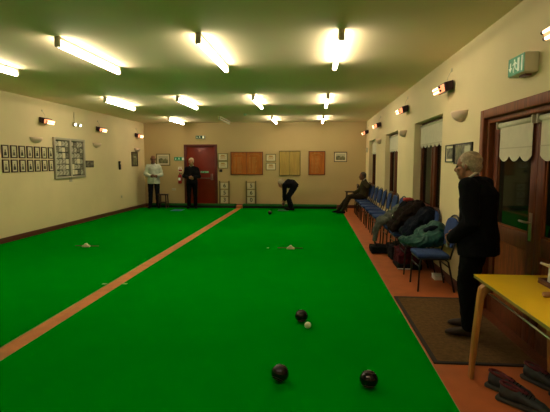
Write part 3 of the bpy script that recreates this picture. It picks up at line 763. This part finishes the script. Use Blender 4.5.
MB().box((-.06, -.08, 0), (.06, .08, .05)).build('carton', 'white_plastic', r, bevel=.003); MB().box((-.063, -.083, .05), (.063, .083, .062)).build('lid', 'white_cloth', r, bevel=.002)

# ------------------------------------------------------------------ yellow table and what is on it
r = thing('yellow_table', 'yellow-topped table with bent beech legs at the right edge', 'table', (0, 0, 0))
TX0, TX1, TY0, TY1, TZ = 1.215, 1.80 - .045, 1.85, 3.385, .73
MB().box((TX0, TY0, TZ - .006), (TX1, TY1, TZ)).build('laminate_top', 'yellow', r, bevel=.002)
MB().box((TX0 + .002, TY0 + .002, TZ - .026), (TX1 - .002, TY1 - .002, TZ - .006)).build('tabletop_edge', 'table_edge', r)
f = MB(); f.box((TX0 + .07, TY0 + .10, TZ - .072), (TX0 + .10, TY1 - .10, TZ - .026)); f.box((TX1 - .10, TY0 + .10, TZ - .072), (TX1 - .07, TY1 - .10, TZ - .026))
f.build('under_rail', 'coat_brown', r)
MB().cyl((TX0 + .055, TY0 + .15, TZ - .10), (TX0 + .055, TY1 - .12, TZ - .10), .007).build('metal_rod', 'chrome', r, smooth=True)
for sx, x in ((-1, TX0 - .022), (1, TX1 - .065)):
    for sy, yy in ((1, TY1 - .185), (-1, TY0 + .185)):
        l = MB(); t = .024; pts = []
        # side profile in (x,z): bent L, wide bend at the top, tapering and splayed foot
        P = [(0.125, TZ - .026), (.03, TZ - .030), (.0, TZ - .055), (-.008, TZ - .11), (-.032, .30), (-.045, 0)]
        Q = [(-.020, 0), (.002, .30), (.030, TZ - .13), (.044, TZ - .095), (.07, TZ - .072), (.125, TZ - .066)]
        poly = [(x - sx * 0 + (-sx) * a, z) for a, z in P + Q]
        l.prism(poly, 'y', yy - .03, yy + .03); l.build('leg', 'beech', r, bevel=.006)
# tray, white jug, gavel like handle
r = thing('wooden_tray', 'red-brown wooden tray on the yellow table at the right edge', 'tray', (1.68, 3.02, TZ))
MB().box((-.10, -.16, 0), (.075, .16, .012)).build('tray_base', 'box_wood', r)
f = MB(); f.box((-.10, -.16, .012), (-.088, .16, .035)); f.box((.063, -.16, .012), (.075, .16, .035)); f.box((-.088, -.16, .012), (.063, -.148, .035)); f.box((-.088, .148, .012), (.063, .16, .035)); f.build('tray_rim', 'box_wood', r, bevel=.003)
r = thing('white_jug', 'white jug with a spout standing on the wooden tray', 'jug', (1.655, 3.09, TZ + .012))
r.scale = (1.15,) * 3
MB().lathe([(.04, 0), (.045, .01), (.042, .09), (.047, .115)], n=28).build('jug_body', 'white_plastic', r, smooth=True)
MB().prism([(-.035, .095), (-.095, .122), (-.090, .134), (-.035, .118)], 'y', -.012, .012).build('spout', 'white_plastic', r, bevel=.004)
MB().tube([(.042, 0, .10), (.07, 0, .09), (.07, 0, .04), (.042, 0, .025)], .006, 8).build('handle', 'white_plastic', r, smooth=True)
r = thing('turned_wood_tool', 'tan turned wooden tool lying on the yellow table', 'tool', (1.495, 2.82, TZ + .0185))
b = MB(); b.tube([(-.06, 0, 0), (-.055, 0, 0), (-.03, 0, 0), (.03, 0, 0), (.07, 0, 0), (.11, 0, 0)], .01, 14, rs=[.008, .016, .018, .014, .016, .018]); b.build('turned_grip', 'tan', r, smooth=True)

# ------------------------------------------------------------------ shoes on the floor
def make_shoe(nm='work_shoe'):
    r = thing(nm, 'x', 'shoe')
    # toe along +x, length .29
    def outline(w, x0, x1, z):
        return [(x0, -.5 * w), (x0 + .02, -.72 * w), (x0 + .10, -.78 * w), (x0 + .17, -.95 * w), (x1 - .03, -.8 * w), (x1, -.1 * w), (x1 - .015, .45 * w), (x1 - .05, .85 * w), (x0 + .17, .92 * w), (x0 + .10, .70 * w), (x0 + .02, .68 * w), (x0, .5 * w)]
    MB().prism(outline(.052, -.145, .150, 0), 'z', 0, .024).build('sole', 'sole', r, bevel=.007)
    b = MB()
    b.loft([((-.125, 0, .055), (0, .030, 0), (0, 0, .045)), ((-.09, 0, .062), (0, .036, 0), (0, 0, .048)), ((-.02, 0, .058), (0, .038, 0), (0, 0, .044)), ((.05, 0, .046), (0, .044, 0), (0, 0, .032)), ((.105, 0, .038), (0, .040, 0), (0, 0, .024)), ((.14, 0, .03), (0, .02, 0), (0, 0, .012))], 20)
    b.organic('upper', 'shoe_dark', r, vox=.006, sm=3, amp=.003, freq=20)
    # padded collar ring and opening
    ring = []
    for k in range(17):
        t = 2 * PI * k / 16; ring.append((-.068 + .056 * math.cos(t), .027 * math.sin(t), .103 + (-.014 if math.cos(t) > 0 else .008) * abs(math.cos(t))))
    MB().tube(ring, .009, 8).build('padded_collar', 'lining', r, smooth=True)
    MB().ell((-.068, 0, .101), (.050, .022, .006)).build('insole_opening', 'lining', r, smooth=True)
    b = MB(); b.ell((-.0, 0, .096), (.034, .02, .009), Matrix.Rotation(.25, 3, 'Y')); b.build('tongue', 'lining', r, smooth=True)
    l = MB()
    for k in range(4):
        x = .005 + k * .018; z = .102 - k * .0085; l.tube([(x, -.026, z - .012), (x + .004, 0, z + .002), (x, .026, z - .012)], .0028, 6)
    l.build('laces', 'coat_black', r, smooth=True)
    return r
sh = make_shoe()
for i, (x, yy, rz, lab) in enumerate([(1.345, 2.99, -.78, 'rear dark shoe with red lining of the pair on the red floor'),
                                      (1.355, 2.825, -.72, 'front dark shoe with red lining of the pair on the red floor'),
                                      (1.63, 3.12, -1.0, 'dark shoe under the table, left one at the right edge of the photo'),
                                      (1.72, 2.89, -.9, 'dark shoe under the table, cut off by the right edge of the photo')]):
    o = sh if i == 0 else copy_tree(sh)
    o.location = (x, yy, 0); o.scale = (1.1,) * 3; o.rotation_euler = (0, 0, rz); o['label'] = lab; o['group'] = 'dark shoes left on the floor'

# ------------------------------------------------------------------ bowls and jack
BZ = .010
def make_bowl():
    r = thing('bowl', 'x', 'bowl')
    prof = [(.004, -.055), (.020, -.0545), (.030, -.050), (.046, -.036), (.057, -.018), (.061, 0), (.057, .018), (.046, .036), (.030, .050), (.020, .0545), (.004, .055)]
    b = MB().lathe(prof, n=40); bmesh.ops.rotate(b.bm, verts=b.bm.verts[:], cent=(0, 0, 0), matrix=Matrix.Rotation(PI / 2, 3, 'Y'))
    b.build('bowl_body', 'bowl', r, smooth=True)
    for s_ in (-1, 1):
        k = MB(); pts = [(s_ * .0500, .0305 * math.cos(t), .0305 * math.sin(t)) for t in [2 * PI * j / 24 for j in range(25)]]; k.tube(pts, .0014, 5)
        pts = [(s_ * .040, .0435 * math.cos(t), .0435 * math.sin(t)) for t in [2 * PI * j / 24 for j in range(25)]]; k.tube(pts, .0012, 5); k.build('engraved_ring', 'bowl_ring', r, smooth=True)
    k = MB(); k.cyl((.0535, 0, 0), (.0560, 0, 0), .014); k.build('emblem_disc', 'bowl_emblem', r)
    return r
bw = make_bowl()
for i, (x, yy, rot, lab) in enumerate([(-.225, 3.00, (0, -.9, 1.0), 'black bowl nearest the camera, left of the other near one'),
                                       (.395, 2.965, (0, -1.2, 1.35), 'black bowl nearest the edge of the carpet, bottom right'),
                                       (-.105, 4.19, (0, -1.15, 1.9), 'black bowl right behind the small white jack'),
                                       (-1.29, 13.05, (0, 0, .4), 'far black bowl on the carpet in front of the bending man')]):
    o = bw if i == 0 else copy_tree(bw)
    o.location = (x, yy, BZ + .0645); o.scale = (1.06,) * 3; o.rotation_euler = (rot[0], rot[1], rot[2]); o['label'] = lab; o['group'] = 'black bowls'
r = tag(MB().ell((0, 0, 0), .0315, n=32, m=20).build('jack', 'jack', smooth=True), 'small white jack ball touching the black bowl in mid carpet', 'ball'); r.location = (-.040, 4.035, BZ + .0315)
# centre markers with their rods
for x, yy, lab in ((-4.19, 7.72, 'small cream marker with a thin rod on the left carpet'), (-.40, 7.85, 'small cream marker with a thin rod on the right carpet')):
    r = thing('carpet_marker', lab, 'marker', (x, yy, BZ), 0, 'carpet centre markers')
    b = MB(); b.prism([(-.075, 0), (.075, 0), (.068, .028), (.03, .045), (.015, .07), (-.015, .07), (-.03, .045), (-.068, .028)], 'y', -.03, .03); b.build('marker_block', 'block', r, bevel=.008)
    MB().cyl((-.24, .045, .012), (.22, .045, .012), .008).build('rod', 'rod', r, smooth=True)
def tape(name, x, y, w, l, rz, m, lab, cat, h=.003):
    o = MB().box((-w / 2, -l / 2, 0), (w / 2, l / 2, h)).build(name, m); o.location = (x, y, BZ); o.rotation_euler = (0, 0, rz); tag(o, lab, cat)
tape('tape_mark', -2.672, 5.34, .06, .045, .05, 'chalk', 'small pale tape mark just left of the orange strip', 'tape mark')
tape('tape_mark', -2.415, 5.37, .06, .045, -.2, 'chalk', 'small pale tape mark just right of the orange strip', 'tape mark')
tape('chalk_dot', -.82, 7.92, .04, .06, 0, 'chalk', 'tiny pale chalk dot left of the right carpet marker', 'chalk dot', .002)
tape('delivery_mat', -4.44, 14.05, .36, .50, 0, 'blue_mat', 'small blue mat on the green carpet in front of the fire door', 'mat', .006)
tape('delivery_mat', -.97, 14.33, .36, .50, 0, 'dull_mat', 'small grey-green mat at the bending mans feet', 'mat', .006)

# ------------------------------------------------------------------ people
def hand(mb, wr, d, nrm, side, curl=.5, s=1.0):
    """palm, five separate fingers; d: fingers' direction, nrm: palm facing, side: +1 thumb towards d x nrm"""
    d = V(d).normalized(); nrm = V(nrm); nrm = (nrm - d * nrm.dot(d)).normalized(); lat = d.cross(nrm) * side
    wr = V(wr); pc = wr + d * .048 * s
    mb.loft([(wr - d * .01, lat * .026 * s, nrm * .02 * s), (wr + d * .03 * s, lat * .036 * s, nrm * .017 * s), (wr + d * .075 * s, lat * .042 * s, nrm * .014 * s), (wr + d * .09 * s, lat * .038 * s, nrm * .010 * s)], 14)
    for k, (off, L) in enumerate(((.031, .070), (.0105, .080), (-.0105, .075), (-.031, .058))):
        p = wr + d * .086 * s + lat * off * s; dirn = (d + lat * off * 1.5).normalized(); pts = [p - dirn * .01]; a = 0
        for q, fr in enumerate((.45, .32, .23)):
            a += curl * (.55 + .12 * k if q == 0 else .8)
            pts.append(pts[-1] + (dirn * math.cos(a) + nrm * math.sin(a)) * L * fr * s)
        mb.chain(pts, [.0095 * s, .009 * s, .0085 * s, .0075 * s])
    p = wr + d * .025 * s + lat * .028 * s
    pts = [p, p + (lat * .75 + d * .5 + nrm * .3).normalized() * .035 * s, p + (lat * .75 + d * .7 + nrm * .3).normalized() * .035 * s + (d * .85 + lat * .2 + nrm * .4).normalized() * .032 * s]
    pts.append(pts[-1] + (d * .9 + nrm * .5).normalized() * .022 * s)
    mb.chain(pts, [.015 * s, .012 * s, .0105 * s, .0085 * s])

def head(mb, c, fwd, up, s=1.0):
    f = V(fwd).normalized(); u = V(up); u = (u - f * u.dot(f)).normalized(); l = u.cross(f)
    R = Matrix((f, l, u)).transposed()
    P = lambda a, b, z: V(c) + (f * a + l * b + u * z) * s
    mb.ell(P(-.015, 0, .035), (.098 * s, .076 * s, .088 * s), R, 24, 16)      # cranium
    mb.ell(P(.025, 0, -.03), (.070 * s, .060 * s, .085 * s), R, 20, 14)       # face
    mb.ell(P(.055, 0, -.088), (.034 * s, .034 * s, .026 * s), R)              # chin
    mb.ell(P(.02, 0, -.075), (.055 * s, .052 * s, .035 * s), R)               # jaw
    mb.ell(P(.078, 0, .022), (.016 * s, .045 * s, .010 * s), R)               # brow
    mb.chain([P(.088, 0, .010), P(.108, 0, -.022), P(.100, 0, -.032)], [.009 * s, .012 * s, .012 * s])   # nose
    for b in (-1, 1):
        mb.ell(P(.092, b * .011, -.030), .010 * s)                           # nostrils
        mb.ell(P(.066, b * .040, -.018), (.022 * s, .020 * s, .016 * s), R)     # cheekbones
        mb.ell(P(-.005, b * .078, -.008), (.020 * s, .009 * s, .032 * s), R @ Matrix.Rotation(b * .35, 3, 'Z'))   # ears
    mb.ell(P(.090, 0, -.055), (.009 * s, .024 * s, .006 * s), R); mb.ell(P(.086, 0, -.066), (.009 * s, .021 * s, .007 * s), R)
    return P, R

def foot_shoe(mb, ank, d, s=1.0, sole=None):
    d = V((d[0], d[1], 0)).normalized(); l = V((-d.y, d.x, 0)); a = V(ank); g = V((a.x, a.y, a.z - .085))
    U = V((0, 0, 1))
    mb.loft([(g - d * .075 + U * .035, l * .028, U * .032), (g - d * .05 + U * .045, l * .037, U * .045), (g + d * .03 + U * .05, l * .038, U * .048), (g + d * .10 + U * .038, l * .046, U * .036), (g + d * .16 + U * .028, l * .042, U * .026), (g + d * .20 + U * .020, l * .022, U * .014)], 18)
    mb.cap(a + U * .0, .040, g + U * .05, .042)

def person(label, loc, rz, J, cloth, vox=.008, skin='skin', hair=None, group=None, glasses=False, extra=None):
    r = thing('person', label, 'person', loc, rz, group)
    g = lambda k: V(J[k])
    pel, wst, cst, nk, hd = g('pelvis'), g('waist'), g('chest'), g('neck'), g('head')
    hs = J.get('hs', 1.0)
    # ---- body: one continuous skin surface
    b = MB(); P, R = head(b, hd, J['face'], J['hup'], hs)
    lat = (g('shL') - g('shR')).normalized()
    def sec(c, up, w, dpt): 
        fw = lat.cross(V(up)).normalized(); return (c, lat * w, fw * dpt)
    spine = [pel, wst, cst, nk]
    b.loft([sec(pel, wst - pel, .145, .095), sec(wst, cst - pel, .130, .085), sec(cst, nk - wst, .150, .095), sec(nk - (nk - cst) * .35, nk - cst, .10, .06), sec(nk, hd - nk, .06, .055)], 20)
    b.chain([nk - (nk - cst) * .3, nk, hd + (nk - hd) * .35], [.062, .060, .055])
    for s_ in 'LR':
        b.chain([cst + (g('sh' + s_) - cst) * .4, g('sh' + s_), g('el' + s_), g('wr' + s_)], [.05, .045, .036, .024])
        hw = g('wr' + s_); ti = g('hd' + s_); hand(b, hw, ti - hw, J['pn' + s_], J.get('ts' + s_, 1), J.get('curl', .5))
        b.chain([pel + (g('hp' + s_) - pel) * .8, g('hp' + s_), g('kn' + s_), g('an' + s_)], [.085, .080, .050, .036])
        an = g('an' + s_); fd = V(J['fd' + s_]); b.chain([an, an + V((0, 0, -.045)) - fd * .02, an + V((0, 0, -.055)) + fd * .12], [.035, .032, .024])
    b.organic('body', skin, r, vox=min(vox, .007), sm=2)
    # eyes, brows
    for q in (-1, 1):
        MB().ell(P(.083, q * .031, .004), (.008 * hs, .013 * hs, .007 * hs), R).build('eye', 'eye', r, smooth=True)
    # ---- clothing
    c = cloth
    if c.get('trousers'):
        t = MB(); k = c.get('tw', 1.0)
        t.loft([sec(pel + (wst - pel) * .30, wst - pel, .155, .115), sec(pel, wst - pel, .168, .125), sec(pel - (wst - pel).normalized() * .06, wst - pel, .165, .12)], 22)
        for s_ in 'LR':
            hp, kn, an = g('hp' + s_), g('kn' + s_), g('an' + s_)
            t.chain([pel + (hp - pel) * .6, hp, kn, an + (kn - an).normalized() * .02], [.105 * k, .102 * k, .075 * k, .062 * k])
        t.organic('trousers', c['trousers'], r, vox=vox, sm=5, amp=.008, freq=9, stretch=(1.2, 1.2, .8), ridge=True)
    if c.get('shoes'):
        for s_ in 'LR':
            q = MB(); foot_shoe(q, g('an' + s_), J['fd' + s_]); q.organic('shoe', c['shoes'], r, vox=min(vox, .008), sm=2)
    if c.get('jacket'):
        t = MB(); k = c.get('jw', 1.0); hem = c.get('hem', .08)
        dn = (pel - wst).normalized()
        S = [sec(pel + dn * hem, wst - pel, .185 * k, .145 * k), sec(pel, wst - pel, .182 * k, .145 * k), sec(wst, cst - pel, .165 * k, .132 * k), sec(cst, nk - wst, .185 * k, .135 * k),
             sec(cst + (nk - cst) * .45, nk - cst, .165 * k, .105 * k), sec(cst + (nk - cst) * .8, nk - cst, .10, .075), sec(nk + (hd - nk) * .06, hd - nk, .070, .068)]
        t.loft(S, 24)
        if hem < 0: pass
        for s_ in 'LR':
            sh, el, wr = g('sh' + s_), g('el' + s_), g('wr' + s_)
            t.chain([cst + (nk - cst) * .4 + lat * (.07 if s_ == 'L' else -.07), sh, el, wr - (wr - el).normalized() * .015], [.075, .074 * k, .058 * k, .046 * k])
        t.organic('jacket', c['jacket'], r, vox=vox, sm=5, amp=.010, freq=7, stretch=(1, 1, .8), ridge=True, seed=c.get('seed', 0))
    if c.get('collar'):
        t = MB(); a = nk + (hd - nk) * .10; ff = lat.cross(V((0, 0, 1)))
        ax = (hd - nk).normalized(); fw = lat.cross(ax).normalized()
        pts = [a + (lat * math.sin(th) * .062 + fw * math.cos(th) * .062) - ax * (.025 * math.cos(th)) for th in [2 * PI * j / 20 for j in range(21)]]
        t.tube(pts, .013, 8); t.build('shirt_collar', c['collar'], r, smooth=True)
    if hair:
        hm, style = hair; t = MB()
        if style == 'full':
            t.ell(P(-.026, 0, .045), (.098 * hs, .083 * hs, .088 * hs), R, 24, 16); t.ell(P(-.060, 0, .0), (.058 * hs, .074 * hs, .075 * hs), R, 20, 12)
            for q in (-1, 1): t.ell(P(-.02, q * .064, .015), (.042 * hs, .020 * hs, .038 * hs), R); t.ell(P(.022, q * .062, .012), (.012 * hs, .014 * hs, .028 * hs), R)
        elif style == 'bald':       # band round sides and back
            t.ell(P(-.062, 0, .005), (.054 * hs, .074 * hs, .058 * hs), R, 20, 12)
            for q in (-1, 1): t.ell(P(-.02, q * .066, .022), (.045 * hs, .018 * hs, .028 * hs), R)
        t.organic('hair', hm, r, vox=.006, sm=2, amp=.003, freq=25, fine=.0015)
    if glasses:
        t = MB()
        for q in (-1, 1):
            t.tube([P(.100, q * .032 + .022 * math.cos(a), .004 + .017 * math.sin(a)) for a in [2 * PI * j / 12 for j in range(13)]], .0025, 6)
            t.tube([P(.098, q * .054, .006), P(.0, q * .084, .008)], .0025, 6)
        t.tube([P(.101, -.010, .006), P(.101, .010, .006)], .0025, 6); t.build('glasses', 'black', r, smooth=True)
    if extra: extra(r, P, R, hs)
    return r

# 1. man standing by the yellow table, seen from his left side, facing left and a little away
J = dict(pelvis=(-.095, 0, .90), waist=(-.085, 0, 1.08), chest=(-.085, 0, 1.26), neck=(-.025, 0, 1.415), head=(.020, 0, 1.525), hs=1.02,
         face=(1, .12, -.10), hup=(.10, 0, 1),
         shL=(-.06, .195, 1.35), shR=(-.06, -.195, 1.35), elL=(-.115, .235, 1.06), elR=(-.09, -.235, 1.06),
         wrL=(.08, .15, .885), wrR=(.10, -.08, .90), hdL=(.16, .085, .845), hdR=(.175, -.02, .87), pnL=(0, -1, -.3), pnR=(0, 1, -.3), tsL=-1, tsR=1, curl=.45,
         hpL=(-.09, .095, .88), hpR=(-.08, -.095, .88), knL=(-.045, .105, .49), knR=(-.01, -.10, .49), anL=(-.09, .11, .095), anR=(-.02, -.11, .095), fdL=(1, .30, 0), fdR=(1, .05, 0))
def x1(r, P, R, hs):
    MB().box((.14, .035, .79), (.155, .085, .84)).build('paper_slip', 'white_plastic', r)
    t = MB(); t.ell(P(.088, 0, -.048), (.009, .022, .005), R); t.build('moustache', 'white_hair', r, smooth=True)
man = person('elderly white-haired man in a dark coat standing by the yellow table, facing left', (1.39, 4.07, .010), math.radians(142), J,
       dict(trousers='trouser_black', shoes='shoe_brown', jacket='navy', collar='white_cloth', hem=.15, jw=1.16), vox=.008, hair=('white_hair', 'full'), extra=x1)
# 2. man in pale jacket at the far left, facing the camera
J = dict(pelvis=(0, 0, .97), waist=(0, 0, 1.13), chest=(0, 0, 1.36), neck=(0, 0, 1.53), head=(.03, 0, 1.665), hs=1.08, face=(1, 0, -.12), hup=(.12, 0, 1),
         shL=(0, .175, 1.42), shR=(0, -.175, 1.42), elL=(.02, .27, 1.15), elR=(.04, -.27, 1.17), wrL=(.20, .14, 1.12), wrR=(.22, -.10, 1.10), hdL=(.26, .04, 1.10), hdR=(.28, -.01, 1.13),
         pnL=(-1, 0, 0), pnR=(-1, 0, 0), tsL=1, tsR=-1, hpL=(0, .10, .93), hpR=(0, -.10, .93), knL=(.02, .11, .51), knR=(.03, -.11, .51), anL=(0, .12, .095), anR=(.02, -.13, .095), fdL=(1, .25, 0), fdR=(1, -.25, 0))
person('man in a pale jacket and dark trousers standing in the far left corner', (-5.43, 14.62, .010), math.radians(-72), J,
       dict(trousers='trouser_navy', shoes='coat_black', jacket='white_jacket', collar='trouser_navy', hem=.13, jw=1.12, seed=3), vox=.011, skin='skin2', hair=('grey_hair', 'bald'), glasses=True)
# 3. man in dark sweater in front of the fire door
J = dict(pelvis=(0, 0, .92), waist=(.01, 0, 1.07), chest=(0, 0, 1.29), neck=(.02, 0, 1.45), head=(.06, 0, 1.575), hs=1.08, face=(1, 0, -.25), hup=(.25, 0, 1),
         shL=(0, .165, 1.34), shR=(0, -.165, 1.34), elL=(.02, .25, 1.09), elR=(.02, -.25, 1.09), wrL=(.19, .09, 1.06), wrR=(.19, -.09, 1.06), hdL=(.24, .01, 1.05), hdR=(.25, -.01, 1.08),
         pnL=(-1, 0, 0), pnR=(-1, 0, 0), tsL=1, tsR=-1, hpL=(0, .095, .88), hpR=(0, -.095, .88), knL=(.01, .10, .49), knR=(.01, -.10, .49), anL=(0, .11, .095), anR=(0, -.11, .095), fdL=(1, .2, 0), fdR=(1, -.2, 0))
person('white-haired man in a black sweater standing before the dark red door, hands clasped', (-4.10, 14.62, .010), math.radians(-80), J,
       dict(trousers='trouser_black', shoes='coat_black', jacket='charcoal', collar='white_cloth', hem=.05, jw=1.05, seed=5), vox=.011, hair=('white_hair', 'full'), glasses=False)
# 4. man bending to bowl, facing left
J = dict(pelvis=(-.10, 0, .76), waist=(-.03, 0, .86), chest=(.11, 0, .87), neck=(.24, 0, .85), head=(.325, 0, .865), hs=1.1, face=(.75, 0, -.66), hup=(.66, 0, .75),
         shL=(.20, .17, .82), shR=(.20, -.17, .84), elL=(.20, .19, .58), elR=(.24, -.17, .60), wrL=(.20, .10, .34), wrR=(.25, -.08, .32), hdL=(.22, .07, .25), hdR=(.27, -.05, .23),
         pnL=(.2, -1, 0), pnR=(.2, 1, 0), tsL=-1, tsR=1, curl=.7, hpL=(-.08, .09, .73), hpR=(-.06, -.09, .73), knL=(.08, .10, .43), knR=(.12, -.10, .43), anL=(-.04, .10, .095), anR=(.04, -.10, .095), fdL=(1, 0, 0), fdR=(1, 0, 0))
person('man in dark clothes bending down to bowl at the far end of the carpet', (-.71, 14.25, .018), math.radians(178), J,
       dict(trousers='trouser_navy', shoes='coat_black', jacket='navy', hem=.02, jw=1.12, seed=8), vox=.010, hair=('white_hair', 'full'))
b = MB().ell((0, 0, 0), .056, n=24, m=16).build('bowl', 'bowl_ring', smooth=True); b.location = (-.965, 14.25, .22); tag(b, 'small dark bowl held low in the bending mans hands', 'bowl')
# 5. seated man at the far end, legs stretched out, left arm along the chair back
J = dict(pelvis=(-.02, 0, .555), waist=(-.05, 0, .69), chest=(-.06, 0, .88), neck=(-.03, 0, 1.04), head=(.02, .01, 1.155), face=(.95, .30, -.02), hup=(.02, 0, 1),
         shL=(-.05, .19, .96), shR=(-.03, -.18, .94), elL=(-.12, .42, .86), elR=(.06, -.22, .72), wrL=(-.13, .60, .965), wrR=(.26, -.13, .63), hdL=(-.15, .70, .985), hdR=(.34, -.10, .60),
         pnL=(0, 0, -1), pnR=(0, 0, -1), tsL=1, tsR=-1, hpL=(.02, .09, .55), hpR=(.02, -.09, .55), knL=(.40, .12, .54), knR=(.42, -.12, .52), anL=(.60, .09, .11), anR=(.72, -.09, .11), fdL=(1, .05, 0), fdR=(1, -.1, 0))
person('man in an olive cardigan sitting back on the farthest chair with legs stretched out', (1.50, 13.55, 0), math.radians(180), J,
       dict(trousers='trouser_olive', shoes='coat_black', jacket='olive', collar='white_cloth', hem=.0, jw=1.0, tw=.9, seed=11), vox=.010, skin='skin2', hair=('grey_hair', 'full'))

# ------------------------------------------------------------------ world, camera
wd = bpy.data.worlds.new('night'); bpy.context.scene.world = wd; wd.use_nodes = True
wd.node_tree.nodes['Background'].inputs[0].default_value = (.01, .012, .02, 1); wd.node_tree.nodes['Background'].inputs[1].default_value = .3
cam = bpy.data.cameras.new('camera'); co = bpy.data.objects.new('camera', cam); C.objects.link(co)
co.location = (0, 0, 1.57); co.rotation_euler = (math.radians(90 - 5.646), 0, math.radians(4.976))
cam.sensor_width = 36; cam.lens = 440 / 550 * 36; cam.clip_end = 100
sc_ = bpy.context.scene; sc_.camera = co
sc_.view_settings.view_transform = 'Standard'; sc_.view_settings.look = 'None'; sc_.view_settings.exposure = 0.68; sc_.view_settings.gamma = 0.92
